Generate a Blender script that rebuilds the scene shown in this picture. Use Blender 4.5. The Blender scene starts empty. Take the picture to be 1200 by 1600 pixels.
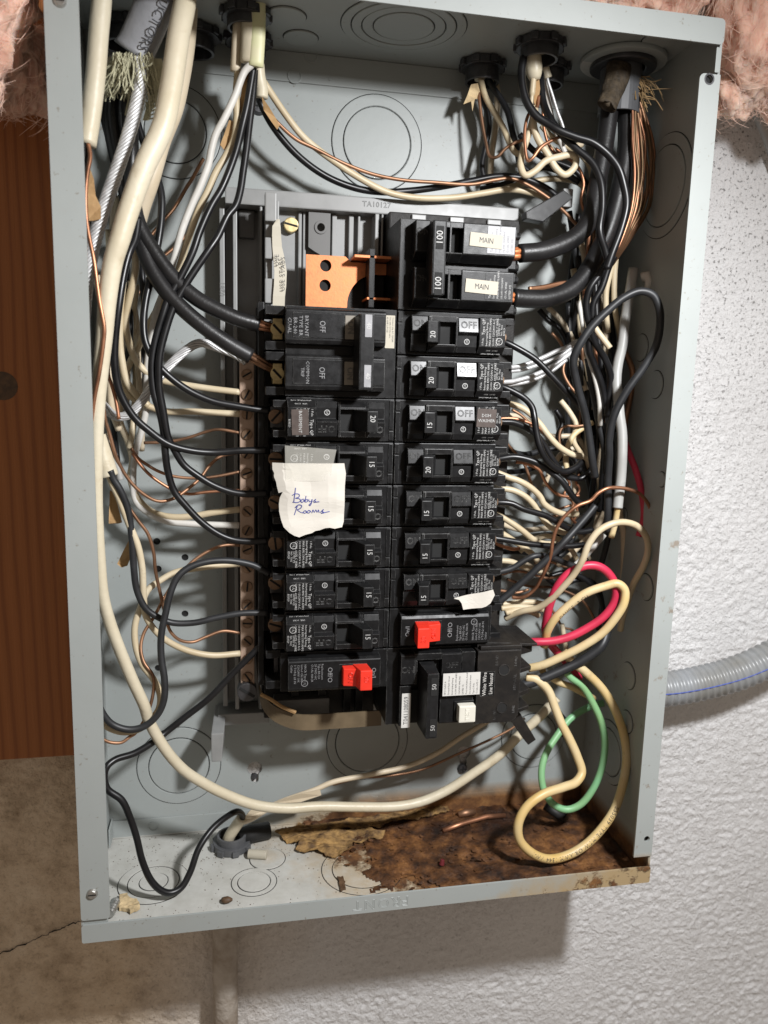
import bpy, bmesh, math, random
import numpy as np
from mathutils import Vector, Matrix, noise

random.seed(7)
S = 0.001                      # everything below is written in millimetres
scn = bpy.context.scene
COL = scn.collection

# ------------------------------------------------------------------ camera
CAM = Vector((82.33, -421.89, 316.15))
RC = Matrix.Rotation(-0.1948, 3, 'Z') @ Matrix.Rotation(-0.0258, 3, 'Y') @ Matrix.Rotation(1.4091, 3, 'X')
FPX = 1215.18
cd = bpy.data.cameras.new('camera')
co = bpy.data.objects.new('camera', cd)
COL.objects.link(co)
co.location = CAM * S
co.rotation_euler = (1.4091, -0.0258, -0.1948)
cd.sensor_fit = 'HORIZONTAL'
cd.sensor_width = 36.0
cd.lens = FPX / 1200 * 36.0
cd.clip_start = 0.01
cd.clip_end = 50
cd.dof.use_dof = True
cd.dof.focus_distance = 0.47
cd.dof.aperture_fstop = 11.0
scn.camera = co

# ------------------------------------------------------------------ light
w = bpy.data.worlds.new('World')
scn.world = w
w.use_nodes = True
bgn = w.node_tree.nodes['Background']
bgn.inputs['Color'].default_value = (1.0, 0.83, 0.68, 1)
bgn.inputs['Strength'].default_value = 0.26
ld = bpy.data.lights.new('work_light', 'SPOT')      # hand lamp held up at the right, aimed down into the panel
ld.energy = 22.5
ld.spot_size = math.radians(153)
ld.spot_blend = 1.0
ld.color = (0.985, 0.99, 1.0)
ld.shadow_soft_size = 0.024
lo = bpy.data.objects.new('work_light', ld)
COL.objects.link(lo)
lo.location = Vector((357, -385, 526)) * S
lo.rotation_euler = (Vector((50, 60, -220)) - Vector((357, -385, 526))).to_track_quat('-Z', 'Y').to_euler()
vs = scn.view_settings
vs.view_transform = 'Standard'
vs.look = 'None'
vs.exposure = 0.0
vs.gamma = 1.0
vs.use_curve_mapping = False
scn.cycles.max_bounces = 6
scn.cycles.diffuse_bounces = 2
scn.cycles.use_denoising = True


# ------------------------------------------------------------------ helpers
def P(u, v, y):
    """point at depth y (mm behind the panel's front plane) seen at photo position u, v"""
    d = RC @ Vector(((u - 600) / FPX, (800 - v) / FPX, -1))
    return CAM + d * ((y - CAM.y) / d.y)


def PZ(u, v, z):
    d = RC @ Vector(((u - 600) / FPX, (800 - v) / FPX, -1))
    return CAM + d * ((z - CAM.z) / d.z)


ORG = {}


def finish(o, label=None, cat=None, group=None, kind=None):
    if label:
        o['label'] = label
    if cat:
        o['category'] = cat
    if group:
        o['group'] = group
    if kind:
        o['kind'] = kind
    return o


def thing(name, loc, label, cat, group=None, roty=0.0):
    o = bpy.data.objects.new(name, None)
    o.empty_display_size = 0.01
    COL.objects.link(o)
    o.location = Vector(loc) * S
    o.rotation_euler = (0, roty, 0)
    ORG[o] = Vector(loc)
    return finish(o, label, cat, group)


class MB:
    def __init__(self):
        self.v = []
        self.f = []

    def add(self, vs_, fs):
        n = len(self.v)
        self.v += [Vector(q) for q in vs_]
        self.f += [tuple(i + n for i in f) for f in fs]
        return self

    def box(self, x0, x1, y0, y1, z0, z1):
        return self.add([(x0, y0, z0), (x1, y0, z0), (x1, y1, z0), (x0, y1, z0), (x0, y0, z1), (x1, y0, z1), (x1, y1, z1), (x0, y1, z1)],
                        [(0, 3, 2, 1), (4, 5, 6, 7), (0, 1, 5, 4), (1, 2, 6, 5), (2, 3, 7, 6), (3, 0, 4, 7)])

    def hexa(self, pts):     # 8 points, same order as box
        return self.add(pts, [(0, 3, 2, 1), (4, 5, 6, 7), (0, 1, 5, 4), (1, 2, 6, 5), (2, 3, 7, 6), (3, 0, 4, 7)])

    def prism(self, poly, a, b, axis):
        """extrude a 2D polygon; axis 'x': poly=(y,z), 'y': poly=(x,z), 'z': poly=(x,y)"""
        n = len(poly)

        def p3(q, t):
            return {'x': (t, q[0], q[1]), 'y': (q[0], t, q[1]), 'z': (q[0], q[1], t)}[axis]
        vs_ = [p3(q, a) for q in poly] + [p3(q, b) for q in poly]
        fs = [tuple(range(n - 1, -1, -1)), tuple(range(n, 2 * n))]
        fs += [(i, (i + 1) % n, n + (i + 1) % n, n + i) for i in range(n)]
        return self.add(vs_, fs)

    def cyl(self, c, axis, r, h, n=20, r2=None):
        c = Vector(c)
        ax = Vector(axis).normalized()
        t = ax.orthogonal().normalized()
        b = ax.cross(t)
        r2 = r if r2 is None else r2
        vs_ = []
        for k, (rr, hh) in enumerate(((r, 0), (r2, h))):
            for i in range(n):
                a = 2 * math.pi * i / n
                vs_.append(c + ax * hh + (t * math.cos(a) + b * math.sin(a)) * rr)
        fs = [tuple(range(n - 1, -1, -1)), tuple(range(n, 2 * n))] + [(i, (i + 1) % n, n + (i + 1) % n, n + i) for i in range(n)]
        return self.add(vs_, fs)

    def ring(self, c, axis, r0, r1, h, n=40, a0=0, a1=360):
        c = Vector(c)
        ax = Vector(axis).normalized()
        t = Vector((1, 0, 0)) if abs(ax.x) < .9 else Vector((0, 1, 0))
        b = ax.cross(t)
        full = abs(a1 - a0) >= 359.9
        m = n if full else n + 1
        vs_ = []
        for i in range(m):
            a = math.radians(a0 + (a1 - a0) * i / n)
            d = t * math.cos(a) + b * math.sin(a)
            vs_ += [c + d * r0, c + d * r1, c + d * r1 + ax * h, c + d * r0 + ax * h]
        fs = []
        for i in range(n):
            j = (i + 1) % m
            for k in range(4):
                fs.append((4 * i + k, 4 * i + (k + 1) % 4, 4 * j + (k + 1) % 4, 4 * j + k))
        return self.add(vs_, fs)

    def tube(self, path, r, n=10, cap=True, sy=1.0, ref=None):
        """sweep; r is a number or one value per path point; sy flattens the section"""
        m = len(path)
        rs = [r] * m if isinstance(r, (int, float)) else r
        tang = [(path[min(i + 1, m - 1)] - path[max(i - 1, 0)]).normalized() for i in range(m)]
        u = tang[0].orthogonal().normalized() if ref is None else (Vector(ref) - tang[0] * tang[0].dot(Vector(ref))).normalized()
        vs_ = []
        for i in range(m):
            u = (u - tang[i] * u.dot(tang[i])).normalized()
            b = tang[i].cross(u)
            for k in range(n):
                a = 2 * math.pi * k / n
                vs_.append(path[i] + (u * math.cos(a) + b * math.sin(a) * sy) * rs[i])
        fs = [(i * n + k, i * n + (k + 1) % n, (i + 1) * n + (k + 1) % n, (i + 1) * n + k) for i in range(m - 1) for k in range(n)]
        if cap:
            fs += [tuple(range(n - 1, -1, -1)), tuple(range((m - 1) * n, m * n))]
        return self.add(vs_, fs)

    def build(self, name, m, parent=None, bevel=0.0, smooth=None, org=None, seg=2, **kw):
        if org is None:
            org = ORG.get(parent, Vector((0, 0, 0)))
        me = bpy.data.meshes.new(name)
        me.from_pydata([(q - org) * S for q in self.v], [], self.f)
        if bevel > 0:
            bm = bmesh.new()
            bm.from_mesh(me)
            bmesh.ops.recalc_face_normals(bm, faces=bm.faces)
            ed = [e for e in bm.edges if len(e.link_faces) == 2 and e.calc_face_angle(0) > 0.6]
            bmesh.ops.bevel(bm, geom=ed, offset=bevel * S, segments=seg, profile=0.6, affect='EDGES', clamp_overlap=True)
            bm.to_mesh(me)
            bm.free()
            smooth = True if smooth is None else smooth
            for p_ in me.polygons:
                p_.use_smooth = False
        if smooth and bevel <= 0:
            for p_ in me.polygons:
                p_.use_smooth = True
        me.materials.append(m)
        o = bpy.data.objects.new(name, me)
        COL.objects.link(o)
        if parent is not None:
            o.parent = parent
            ORG[o] = org
        return finish(o, **kw)


def spline(pts, sub=7):
    """centripetal-like Catmull-Rom through 3D points"""
    q = [pts[0] * 2 - pts[1]] + list(pts) + [pts[-1] * 2 - pts[-2]]
    out = []
    for i in range(1, len(q) - 2):
        p0, p1, p2, p3 = q[i - 1:i + 3]
        t0 = 0.0
        t1 = t0 + max((p1 - p0).length, 1e-4) ** .5
        t2 = t1 + max((p2 - p1).length, 1e-4) ** .5
        t3 = t2 + max((p3 - p2).length, 1e-4) ** .5
        for k in range(sub):
            t = t1 + (t2 - t1) * k / sub
            a1 = p0 * ((t1 - t) / (t1 - t0)) + p1 * ((t - t0) / (t1 - t0))
            a2 = p1 * ((t2 - t) / (t2 - t1)) + p2 * ((t - t1) / (t2 - t1))
            a3 = p2 * ((t3 - t) / (t3 - t2)) + p3 * ((t - t2) / (t3 - t2))
            b1 = a1 * ((t2 - t) / (t2 - t0)) + a2 * ((t - t0) / (t2 - t0))
            b2 = a2 * ((t3 - t) / (t3 - t1)) + a3 * ((t - t1) / (t3 - t1))
            out.append(b1 * ((t2 - t) / (t2 - t1)) + b2 * ((t - t1) / (t2 - t1)))
    out.append(pts[-1].copy())
    return out


def pth(pts, sub=7):
    return spline([P(*q) for q in pts], sub)


TXT = {}


def text2d(s, size=1.0, outline=0.0, align='CENTER', spacing=1.0, xs=1.0):
    key = (s, size, outline, align, spacing)
    if key not in TXT:
        c = bpy.data.curves.new('lettering', 'FONT')
        c.body = s
        c.size = size
        c.align_x = align
        c.align_y = 'CENTER'
        c.space_character = spacing
        c.resolution_u = 1 if size < 3 else 2
        if outline:
            c.fill_mode = 'NONE'
            c.bevel_depth = outline
            c.bevel_resolution = 0
        ob = bpy.data.objects.new('lettering', c)
        me = bpy.data.meshes.new_from_object(ob)
        TXT[key] = ([tuple(q.co) for q in me.vertices], [tuple(p_.vertices) for p_ in me.polygons])
        bpy.data.objects.remove(ob)
        bpy.data.curves.remove(c)
        bpy.data.meshes.remove(me)
    return TXT[key]


def put_text(mb, s, org, right, up, size, outline=0.0, align='CENTER', spacing=1.0, xs=1.0):
    vs_, fs = text2d(s, size, outline, align, spacing)
    o, r, u = Vector(org), Vector(right).normalized(), Vector(up).normalized()
    n = r.cross(u)
    mb.add([o + r * (q[0] * xs) + u * q[1] + n * q[2] for q in vs_], fs)
    return mb


def plate(outlines, thick):
    """2D outline(s) with holes, filled -> (verts, faces) in x,y with thickness along z"""
    c = bpy.data.curves.new('plate', 'CURVE')
    c.dimensions = '2D'
    c.fill_mode = 'BOTH'
    c.extrude = thick / 2
    for ol in outlines:
        sp = c.splines.new('POLY')
        sp.points.add(len(ol) - 1)
        for q, pt in zip(ol, sp.points):
            pt.co = (q[0], q[1], 0, 1)
        sp.use_cyclic_u = True
    ob = bpy.data.objects.new('plate', c)
    me = bpy.data.meshes.new_from_object(ob)
    r = ([tuple(q.co) for q in me.vertices], [tuple(p_.vertices) for p_ in me.polygons])
    bpy.data.objects.remove(ob)
    bpy.data.curves.remove(c)
    bpy.data.meshes.remove(me)
    return r


def circ(cx, cy, r, n=24, a0=0, a1=360):
    return [(cx + r * math.cos(math.radians(a0 + (a1 - a0) * i / n)), cy + r * math.sin(math.radians(a0 + (a1 - a0) * i / n))) for i in range(n)]


# ------------------------------------------------------------------ materials
def nmat(name):
    m = bpy.data.materials.new(name)
    m.use_nodes = True
    nt = m.node_tree
    b = nt.nodes['Principled BSDF']
    return m, nt, b


def N(nt, t, **kw):
    n = nt.nodes.new(t)
    for k, v in kw.items():
        if k in n.inputs:
            n.inputs[k].default_value = v
        else:
            setattr(n, k, v)
    return n


def tex(nt, scale, detail=4, rough=.55, coord=None, kind='ShaderNodeTexNoise', stretch=None):
    if coord is None:
        coord = N(nt, 'ShaderNodeTexCoord').outputs['Object']
    if stretch:
        mp = N(nt, 'ShaderNodeMapping')
        mp.inputs['Scale'].default_value = stretch
        nt.links.new(coord, mp.inputs['Vector'])
        coord = mp.outputs['Vector']
    t = N(nt, kind)
    t.inputs['Scale'].default_value = scale
    if kind == 'ShaderNodeTexNoise':
        t.inputs['Detail'].default_value = detail
        t.inputs['Roughness'].default_value = rough
    nt.links.new(coord, t.inputs['Vector'])
    return t


def ramp(nt, src, stops):
    r = N(nt, 'ShaderNodeValToRGB')
    e = r.color_ramp.elements
    while len(e) < len(stops):
        e.new(.5)
    for el, (p_, c) in zip(e, stops):
        el.position = p_
        el.color = c if len(c) == 4 else (*c, 1)
    nt.links.new(src, r.inputs['Fac'])
    return r


def mixc(nt, fac, a, b, mode='MIX'):
    m = N(nt, 'ShaderNodeMix', data_type='RGBA', blend_type=mode)
    for src, idx in ((fac, 0), (a, 6), (b, 7)):
        if isinstance(src, (int, float)):
            m.inputs[idx].default_value = src
        elif isinstance(src, tuple):
            m.inputs[idx].default_value = src if len(src) == 4 else (*src, 1)
        else:
            nt.links.new(src, m.inputs[idx])
    return m.outputs[2]


def math_(nt, op, a, b=None, c=None):
    m = N(nt, 'ShaderNodeMath', operation=op)
    for i, q in enumerate((a, b, c)):
        if q is None:
            continue
        if isinstance(q, (int, float)):
            m.inputs[i].default_value = q
        else:
            nt.links.new(q, m.inputs[i])
    return m.outputs[0]


def bump(nt, b, h, dist, strength=1.0):
    n = N(nt, 'ShaderNodeBump')
    n.inputs['Strength'].default_value = strength
    n.inputs['Distance'].default_value = dist
    nt.links.new(h, n.inputs['Height'])
    nt.links.new(n.outputs['Normal'], b.inputs['Normal'])


def simple(name, col, rough=.5, metal=0.0, var=.15, vscale=120, bmp=0.0, bscale=900, spec=.5, col2=None, rvar=.12, glint_wear=0.0, speck=None, dust=None):
    m, nt, b = nmat(name)
    t = tex(nt, vscale)
    c2 = col2 or tuple(c * (1 - var) for c in col)
    c1 = tuple(min(1, c * (1 + var)) for c in col) if col2 is None else col
    r = ramp(nt, t.outputs['Fac'], [(.3, c2), (.7, c1)])
    cout = r.outputs['Color']
    if speck:                                   # grime freckles and scuffs
        sm = ramp(nt, tex(nt, speck[1], 5, .7).outputs['Fac'], [(.60, (0, 0, 0)), (.72, (1, 1, 1))]).outputs['Color']
        cout = mixc(nt, math_(nt, 'MULTIPLY', sm, speck[2]), cout, speck[0])
    if dust:                                    # pale dust in patches
        sm = ramp(nt, tex(nt, dust[1], 6, .7).outputs['Fac'], [(.45, (0, 0, 0)), (.75, (1, 1, 1))]).outputs['Color']
        cout = mixc(nt, math_(nt, 'MULTIPLY', sm, dust[2]), cout, dust[0])
    if glint_wear:                                    # scuffed edges, paled to paint in the highlights along them
        bv = N(nt, 'ShaderNodeBevel', samples=4)
        bv.inputs['Radius'].default_value = .45 * S
        ge = N(nt, 'ShaderNodeNewGeometry')
        dt = N(nt, 'ShaderNodeVectorMath', operation='DOT_PRODUCT')
        nt.links.new(bv.outputs[0], dt.inputs[0])
        nt.links.new(ge.outputs['Normal'], dt.inputs[1])
        ed = math_(nt, 'SUBTRACT', 1.0, dt.outputs['Value'])
        en = ramp(nt, tex(nt, 90, 6, .75).outputs['Fac'], [(.42, (.05, .05, .05)), (.62, (1, 1, 1))]).outputs['Color']
        ef = math_(nt, 'MULTIPLY', math_(nt, 'MINIMUM', math_(nt, 'MULTIPLY', ed, 4.0), 1.0), en)
        cout = mixc(nt, math_(nt, 'MULTIPLY', ef, glint_wear), cout, (.42, .42, .41))
    nt.links.new(cout, b.inputs['Base Color'])
    rr = math_(nt, 'MULTIPLY_ADD', t.outputs['Fac'], rvar * 2, rough - rvar)
    nt.links.new(rr, b.inputs['Roughness'])
    b.inputs['Metallic'].default_value = metal
    b.inputs['Specular IOR Level'].default_value = spec
    if bmp:
        bump(nt, b, tex(nt, bscale, 2).outputs['Fac'], bmp * S)
    return m


M = {}
M['black'] = simple('black_moulded_plastic', (.009, .009, .0095), .36, var=.35, vscale=260, bmp=.03, bscale=2200, spec=.2, glint_wear=.75, dust=((.07, .065, .06), 45, .1))
M['black_matte'] = simple('black_bakelite', (.012, .011, .0105), .5, var=.3, vscale=200, bmp=.1, bscale=1500, col2=(.018, .016, .015), spec=.2, glint_wear=.4, dust=((.12, .10, .075), 60, .16))
M['handle'] = simple('black_handle_plastic', (.012, .012, .0125), .40, var=.2, vscale=300, bmp=.03, spec=.22, glint_wear=.5)
M['pad'] = simple('glossy_black_plastic', (.010, .010, .0105), .36, var=.2, vscale=300, spec=.2, glint_wear=.6)
M['pad_gloss'] = simple('polished_black_plastic', (.012, .012, .0125), .26, var=.2, vscale=300, spec=.2, glint_wear=.6, rvar=.06)
M['on_patch'] = simple('faded_grey_patch', (.2, .18, .15), .6, var=.1)
M['greyplastic'] = simple('grey_moulded_plastic', (.25, .253, .25), .42, var=.1, vscale=80)
M['darkgrey'] = simple('dark_grey_plastic', (.12, .118, .115), .5, var=.15, vscale=80)
M['copperbus'] = simple('copper_bus_plate', (.62, .21, .075), .5, 0.3, var=.15, vscale=300, bmp=.05)
M['copper'] = simple('bare_copper_wire', (.42, .20, .115), .42, .8, var=.4, vscale=60)
M['copper_old'] = simple('tarnished_copper_wire', (.34, .19, .115), .5, .8, var=.35, vscale=60)
M['copper_green'] = simple('tarnished_copper_strand', (.34, .16, .085), .45, .6, vscale=45, col2=(.14, .11, .06))
M['alu'] = simple('aluminium_strand', (.60, .60, .60), .45, .45, var=.15, vscale=200)
M['steel'] = simple('zinc_steel', (.5, .5, .48), .35, .9, var=.2, vscale=300)
M['darksteel'] = simple('dark_cast_steel', (.085, .085, .09), .38, .7, var=.3, vscale=120, bmp=.15, bscale=600)
M['brass'] = simple('brass_screw', (.55, .44, .22), .4, .45, var=.25, vscale=300)
M['bronze'] = simple('tarnished_screw', (.24, .155, .10), .45, .6, var=.3, vscale=300)
M['brass_bar'] = simple('neutral_bar_metal', (.46, .33, .25), .5, .25, var=.12, vscale=100)
M['wblack'] = simple('black_wire_insulation', (.008, .008, .009), .36, var=.3, vscale=90, spec=.45)
M['wgrey'] = simple('greyed_black_insulation', (.02, .021, .023), .46, var=.3, vscale=70)
M['cblack'] = simple('black_cable_insulation', (.012, .0115, .012), .42, vscale=50, var=.4, bmp=.1, bscale=700)
M['wcream'] = simple('aged_cream_insulation', (.63, .545, .39), .44, vscale=35, col2=(.50, .40, .25), rvar=.1, speck=((.30, .21, .11), 130, .4))
M['wbeige'] = simple('beige_insulation', (.66, .57, .43), .45, vscale=35, col2=(.55, .45, .31), rvar=.1, speck=((.30, .21, .11), 130, .4))
M['wwhite'] = simple('white_insulation', (.62, .60, .56), .44, var=.08, vscale=40, speck=((.3, .25, .17), 130, .35))
M['wyellowed'] = simple('yellowed_cream_insulation', (.66, .56, .37), .44, vscale=22, col2=(.62, .42, .14), rvar=.1, speck=((.30, .21, .11), 130, .4))
M['jacket'] = simple('cream_cable_jacket', (.65, .59, .455), .42, vscale=30, col2=(.57, .50, .36), bmp=.5, bscale=110, rvar=.1, speck=((.36, .27, .15), 95, .35))
M['greyjacket'] = simple('grey_cable_jacket', (.23, .235, .25), .42, var=.12, vscale=50, bmp=.3, bscale=200)
M['greywhite'] = simple('grey_white_cable_jacket', (.36, .36, .345), .42, var=.12, vscale=40, speck=((.2, .18, .14), 110, .4))
M['green_jacket'] = simple('yellow_green_jacket', (.62, .66, .34), .5, vscale=60, col2=(.68, .64, .42))
M['red'] = simple('red_insulation', (.55, .03, .075), .4, var=.15, vscale=50)
M['green'] = simple('green_insulation', (.21, .50, .27), .42, vscale=30, col2=(.25, .44, .20))
M['redhandle'] = simple('red_handle_plastic', (.75, .035, .018), .42, var=.08, vscale=200)
M['kraft'] = simple('kraft_paper', (.47, .30, .14), .8, vscale=120, col2=(.34, .2, .085), bmp=.4, bscale=300)
M['fishpaper'] = simple('brown_fibre_strip', (.13, .095, .055), .55, vscale=60, var=.25)
M['fiberglass'] = simple('glass_fibre_braid', (.5, .48, .33), .6, var=.2, vscale=300)
M['brownfray'] = simple('brown_cloth_wrap', (.045, .032, .018), .75, var=.6, vscale=250, bmp=.6, bscale=700)
M['brownthread'] = simple('brown_loose_thread', (.22, .14, .06), .8, var=.4, vscale=200)
M['paper'] = simple('white_paper', (.56, .53, .475), .75, var=.04, vscale=60, bmp=.15, bscale=120)
M['label'] = simple('cream_label', (.44, .405, .325), .6, var=.05, vscale=100)
M['whitelabel'] = simple('white_label', (.62, .61, .58), .5, var=.04, vscale=100)
M['silverlabel'] = simple('silver_grey_sticker', (.26, .26, .27), .5, .1, var=.25, vscale=140)
M['brownlabel'] = simple('dark_brown_tape', (.06, .043, .036), .5, var=.2, vscale=200)
M['ink'] = simple('white_print', (.44, .44, .43), .6, var=.1)
M['inkdim'] = simple('grey_print', (.22, .22, .225), .6, var=.1)
M['inkdark'] = simple('black_print', (.03, .03, .035), .6, var=.1)
M['inkblue'] = simple('blue_pen_ink', (.05, .06, .26), .6, var=.1)
M['hole'] = simple('dark_hole', (.008, .008, .008), .8, var=.1)
M['pvc'] = simple('grey_pvc_pipe', (.085, .087, .092), .4, var=.1)
M['button'] = simple('ivory_button', (.70, .68, .60), .4, var=.04)
M['rubber'] = simple('black_rubber', (.012, .012, .012), .6)
M['debris'] = simple('tan_debris', (.55, .42, .24), .8, var=.25, vscale=300)
M['rustflake'] = simple('rust_stained_flake', (.40, .24, .085), .8, vscale=170, col2=(.05, .023, .010), bmp=1.0, bscale=350)
M['bugbrown'] = simple('brown_debris', (.09, .05, .025), .6, var=.4, vscale=300)
M['pinkred'] = simple('red_wire_scrap', (.13, .012, .016), .6)


def paint_material():
    """grey enamel; object space is the panel's: x right, y back, z up (metres)"""
    m, nt, b = nmat('grey_panel_enamel')
    tc = N(nt, 'ShaderNodeTexCoord').outputs['Object']
    sx = N(nt, 'ShaderNodeSeparateXYZ')
    nt.links.new(tc, sx.inputs[0])
    X, Y, Z = sx.outputs
    n1 = tex(nt, 9, 5, .6, tc)
    base = ramp(nt, n1.outputs['Fac'], [(.3, (.315, .34, .333)), (.7, (.35, .375, .367))]).outputs['Color']
    smudge = ramp(nt, tex(nt, 30, 8, .7, tc).outputs['Fac'], [(.56, (0, 0, 0)), (.72, (1, 1, 1))]).outputs['Color']
    base = mixc(nt, math_(nt, 'MULTIPLY', smudge, .16), base, (.30, .29, .26))
    speck = ramp(nt, tex(nt, 420, 2, .5, tc).outputs['Fac'], [(.70, (0, 0, 0)), (.74, (1, 1, 1))]).outputs['Color']
    base = mixc(nt, math_(nt, 'MULTIPLY', speck, .5), base, (.17, .14, .1))
    dust_lift_m = math_(nt, 'MULTIPLY', math_(nt, 'LESS_THAN', Z, .0012), math_(nt, 'GREATER_THAN', Y, .0016))  # floor dust, its tone also raised to stand in for missing light
    dust_lift_n = ramp(nt, tex(nt, 55, 8, .7, tc).outputs['Fac'], [(.3, (.44, .43, .39)), (.6, (.56, .555, .52))]).outputs['Color']
    base = mixc(nt, math_(nt, 'MULTIPLY', dust_lift_m, .9), base, dust_lift_n)
    # rust: eats the floor from the right, creeps up the corner and onto the bottom lip
    big = tex(nt, 22, 7, .68, tc).outputs['Fac']
    fine = tex(nt, 95, 6, .65, tc).outputs['Fac']
    e = math_(nt, 'MULTIPLY_ADD', Y, .62, X)                       # x + .62 y
    e = math_(nt, 'MULTIPLY_ADD', Z, -2.4, e)                       # fades as z rises
    e = math_(nt, 'MULTIPLY_ADD', big, .14, e)
    e = math_(nt, 'MULTIPLY_ADD', fine, .06, e)
    lipx = math_(nt, 'LESS_THAN', Y, .0016)
    e = math_(nt, 'MULTIPLY_ADD', lipx, -.085, e)
    edge = N(nt, 'ShaderNodeMapRange')
    edge.inputs['From Min'].default_value = .288
    edge.inputs['From Max'].default_value = .302
    nt.links.new(e, edge.inputs['Value'])
    mask = edge.outputs[0]
    halo = N(nt, 'ShaderNodeMapRange')
    halo.inputs['From Min'].default_value = .245
    halo.inputs['From Max'].default_value = .305
    nt.links.new(e, halo.inputs['Value'])
    low = N(nt, 'ShaderNodeMapRange')                               # only near the floor
    low.inputs['From Min'].default_value = .021
    low.inputs['From Max'].default_value = .009
    nt.links.new(Z, low.inputs['Value'])
    mask = math_(nt, 'MULTIPLY', mask, low.outputs[0])
    hal = math_(nt, 'MULTIPLY', halo.outputs[0], low.outputs[0])
    rc = ramp(nt, tex(nt, 60, 8, .7, tc).outputs['Fac'], [(.28, (.030, .014, .008)), (.44, (.10, .042, .015)), (.6, (.21, .095, .03)), (.78, (.36, .2, .07))]).outputs['Color']
    base = mixc(nt, math_(nt, 'MULTIPLY', hal, .7), base, (.40, .25, .075))
    # rust freckles along the lower right flange and around the lower right knock-outs
    fr = math_(nt, 'MULTIPLY', math_(nt, 'GREATER_THAN', X, .25), math_(nt, 'LESS_THAN', Z, .24))
    frn = ramp(nt, tex(nt, 70, 6, .7, tc).outputs['Fac'], [(.62, (0, 0, 0)), (.68, (1, 1, 1))]).outputs['Color']
    frf = math_(nt, 'MULTIPLY', math_(nt, 'MULTIPLY', fr, frn), .55)
    base = mixc(nt, frf, base, (.16, .085, .03))
    patch = ramp(nt, tex(nt, 85, 6, .7, tc).outputs['Fac'], [(.5, (0, 0, 0)), (.58, (1, 1, 1))]).outputs['Color']
    keep = math_(nt, 'MAXIMUM', math_(nt, 'SUBTRACT', 1.0, lipx), patch)
    mask = math_(nt, 'MULTIPLY', mask, keep)
    col = mixc(nt, mask, base, rc)
    nt.links.new(col, b.inputs['Base Color'])
    ro = math_(nt, 'MULTIPLY_ADD', mask, .5, math_(nt, 'MULTIPLY_ADD', n1.outputs['Fac'], .2, .34))
    nt.links.new(ro, b.inputs['Roughness'])
    h = math_(nt, 'ADD', math_(nt, 'MULTIPLY', tex(nt, 160, 3, .5, tc).outputs['Fac'], .05),
              math_(nt, 'MULTIPLY', mask, math_(nt, 'MULTIPLY', fine, 1.6)))
    bump(nt, b, h, 1.0 * S)
    return m


def rust_material():
    m, nt, b = nmat('flaking_rust')
    tc = N(nt, 'ShaderNodeTexCoord').outputs['Object']
    rc = ramp(nt, tex(nt, 75, 9, .72, tc).outputs['Fac'], [(.28, (.014, .008, .006)), (.41, (.065, .027, .011)), (.52, (.16, .066, .021)), (.66, (.32, .145, .045)), (.82, (.46, .29, .12))]).outputs['Color']
    big = ramp(nt, tex(nt, 17, 3, .6, tc).outputs['Fac'], [(.38, (.22, .18, .17)), (.60, (1, 1, 1))]).outputs['Color']
    nt.links.new(mixc(nt, 1.0, rc, big, 'MULTIPLY'), b.inputs['Base Color'])
    b.inputs['Roughness'].default_value = .58
    bump(nt, b, tex(nt, 420, 6, .7, tc).outputs['Fac'], 1.2 * S)
    return m


def wall_material():
    m, nt, b = nmat('painted_rough_concrete')
    tc = N(nt, 'ShaderNodeTexCoord').outputs['Object']
    sx = N(nt, 'ShaderNodeSeparateXYZ')
    nt.links.new(tc, sx.inputs[0])
    n1 = tex(nt, 6, 6, .6, tc).outputs['Fac']
    white = ramp(nt, n1, [(.3, (.66, .655, .655)), (.7, (.78, .78, .785))]).outputs['Color']
    brown = ramp(nt, tex(nt, 40, 9, .75, tc).outputs['Fac'], [(.28, (.34, .25, .165)), (.5, (.68, .55, .405)), (.72, (.80, .68, .53))]).outputs['Color']
    # unpainted, dirty concrete to the left of and below the panel
    e = math_(nt, 'MULTIPLY_ADD', n1, .12, sx.outputs[0])
    mr = N(nt, 'ShaderNodeMapRange')
    mr.inputs['From Min'].default_value = .06
    mr.inputs['From Max'].default_value = .20
    nt.links.new(e, mr.inputs['Value'])
    col = mixc(nt, mr.outputs[0], brown, white)
    # dark pits
    v = tex(nt, 430, 4, .55, tc).outputs['Fac']
    pit = ramp(nt, v, [(.585, (0, 0, 0)), (.665, (1, 1, 1))]).outputs['Color']
    hi = N(nt, 'ShaderNodeMapRange')
    hi.inputs['From Min'].default_value = .16
    hi.inputs['From Max'].default_value = .40
    hi.inputs['To Min'].default_value = .3
    nt.links.new(sx.outputs[2], hi.inputs['Value'])
    pf = math_(nt, 'MULTIPLY', math_(nt, 'MULTIPLY', pit, hi.outputs[0]), .75)
    col = mixc(nt, pf, col, (.09, .08, .075))
    dirt = ramp(nt, tex(nt, 48, 5, .7, tc).outputs['Fac'], [(.66, (0, 0, 0)), (.74, (1, 1, 1))]).outputs['Color']
    col = mixc(nt, math_(nt, 'MULTIPLY', dirt, .35), col, (.10, .08, .065))
    nt.links.new(col, b.inputs['Base Color'])
    b.inputs['Roughness'].default_value = .75
    rid = math_(nt, 'ABSOLUTE', math_(nt, 'SUBTRACT', tex(nt, 190, 5, .6, tc).outputs['Fac'], .5))
    h = math_(nt, 'ADD', tex(nt, 420, 4, .6, tc).outputs['Fac'], math_(nt, 'MULTIPLY', rid, 3.0))
    h = math_(nt, 'SUBTRACT', h, math_(nt, 'MULTIPLY', pf, .4))
    bump(nt, b, h, 1.2 * S)
    return m


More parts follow.
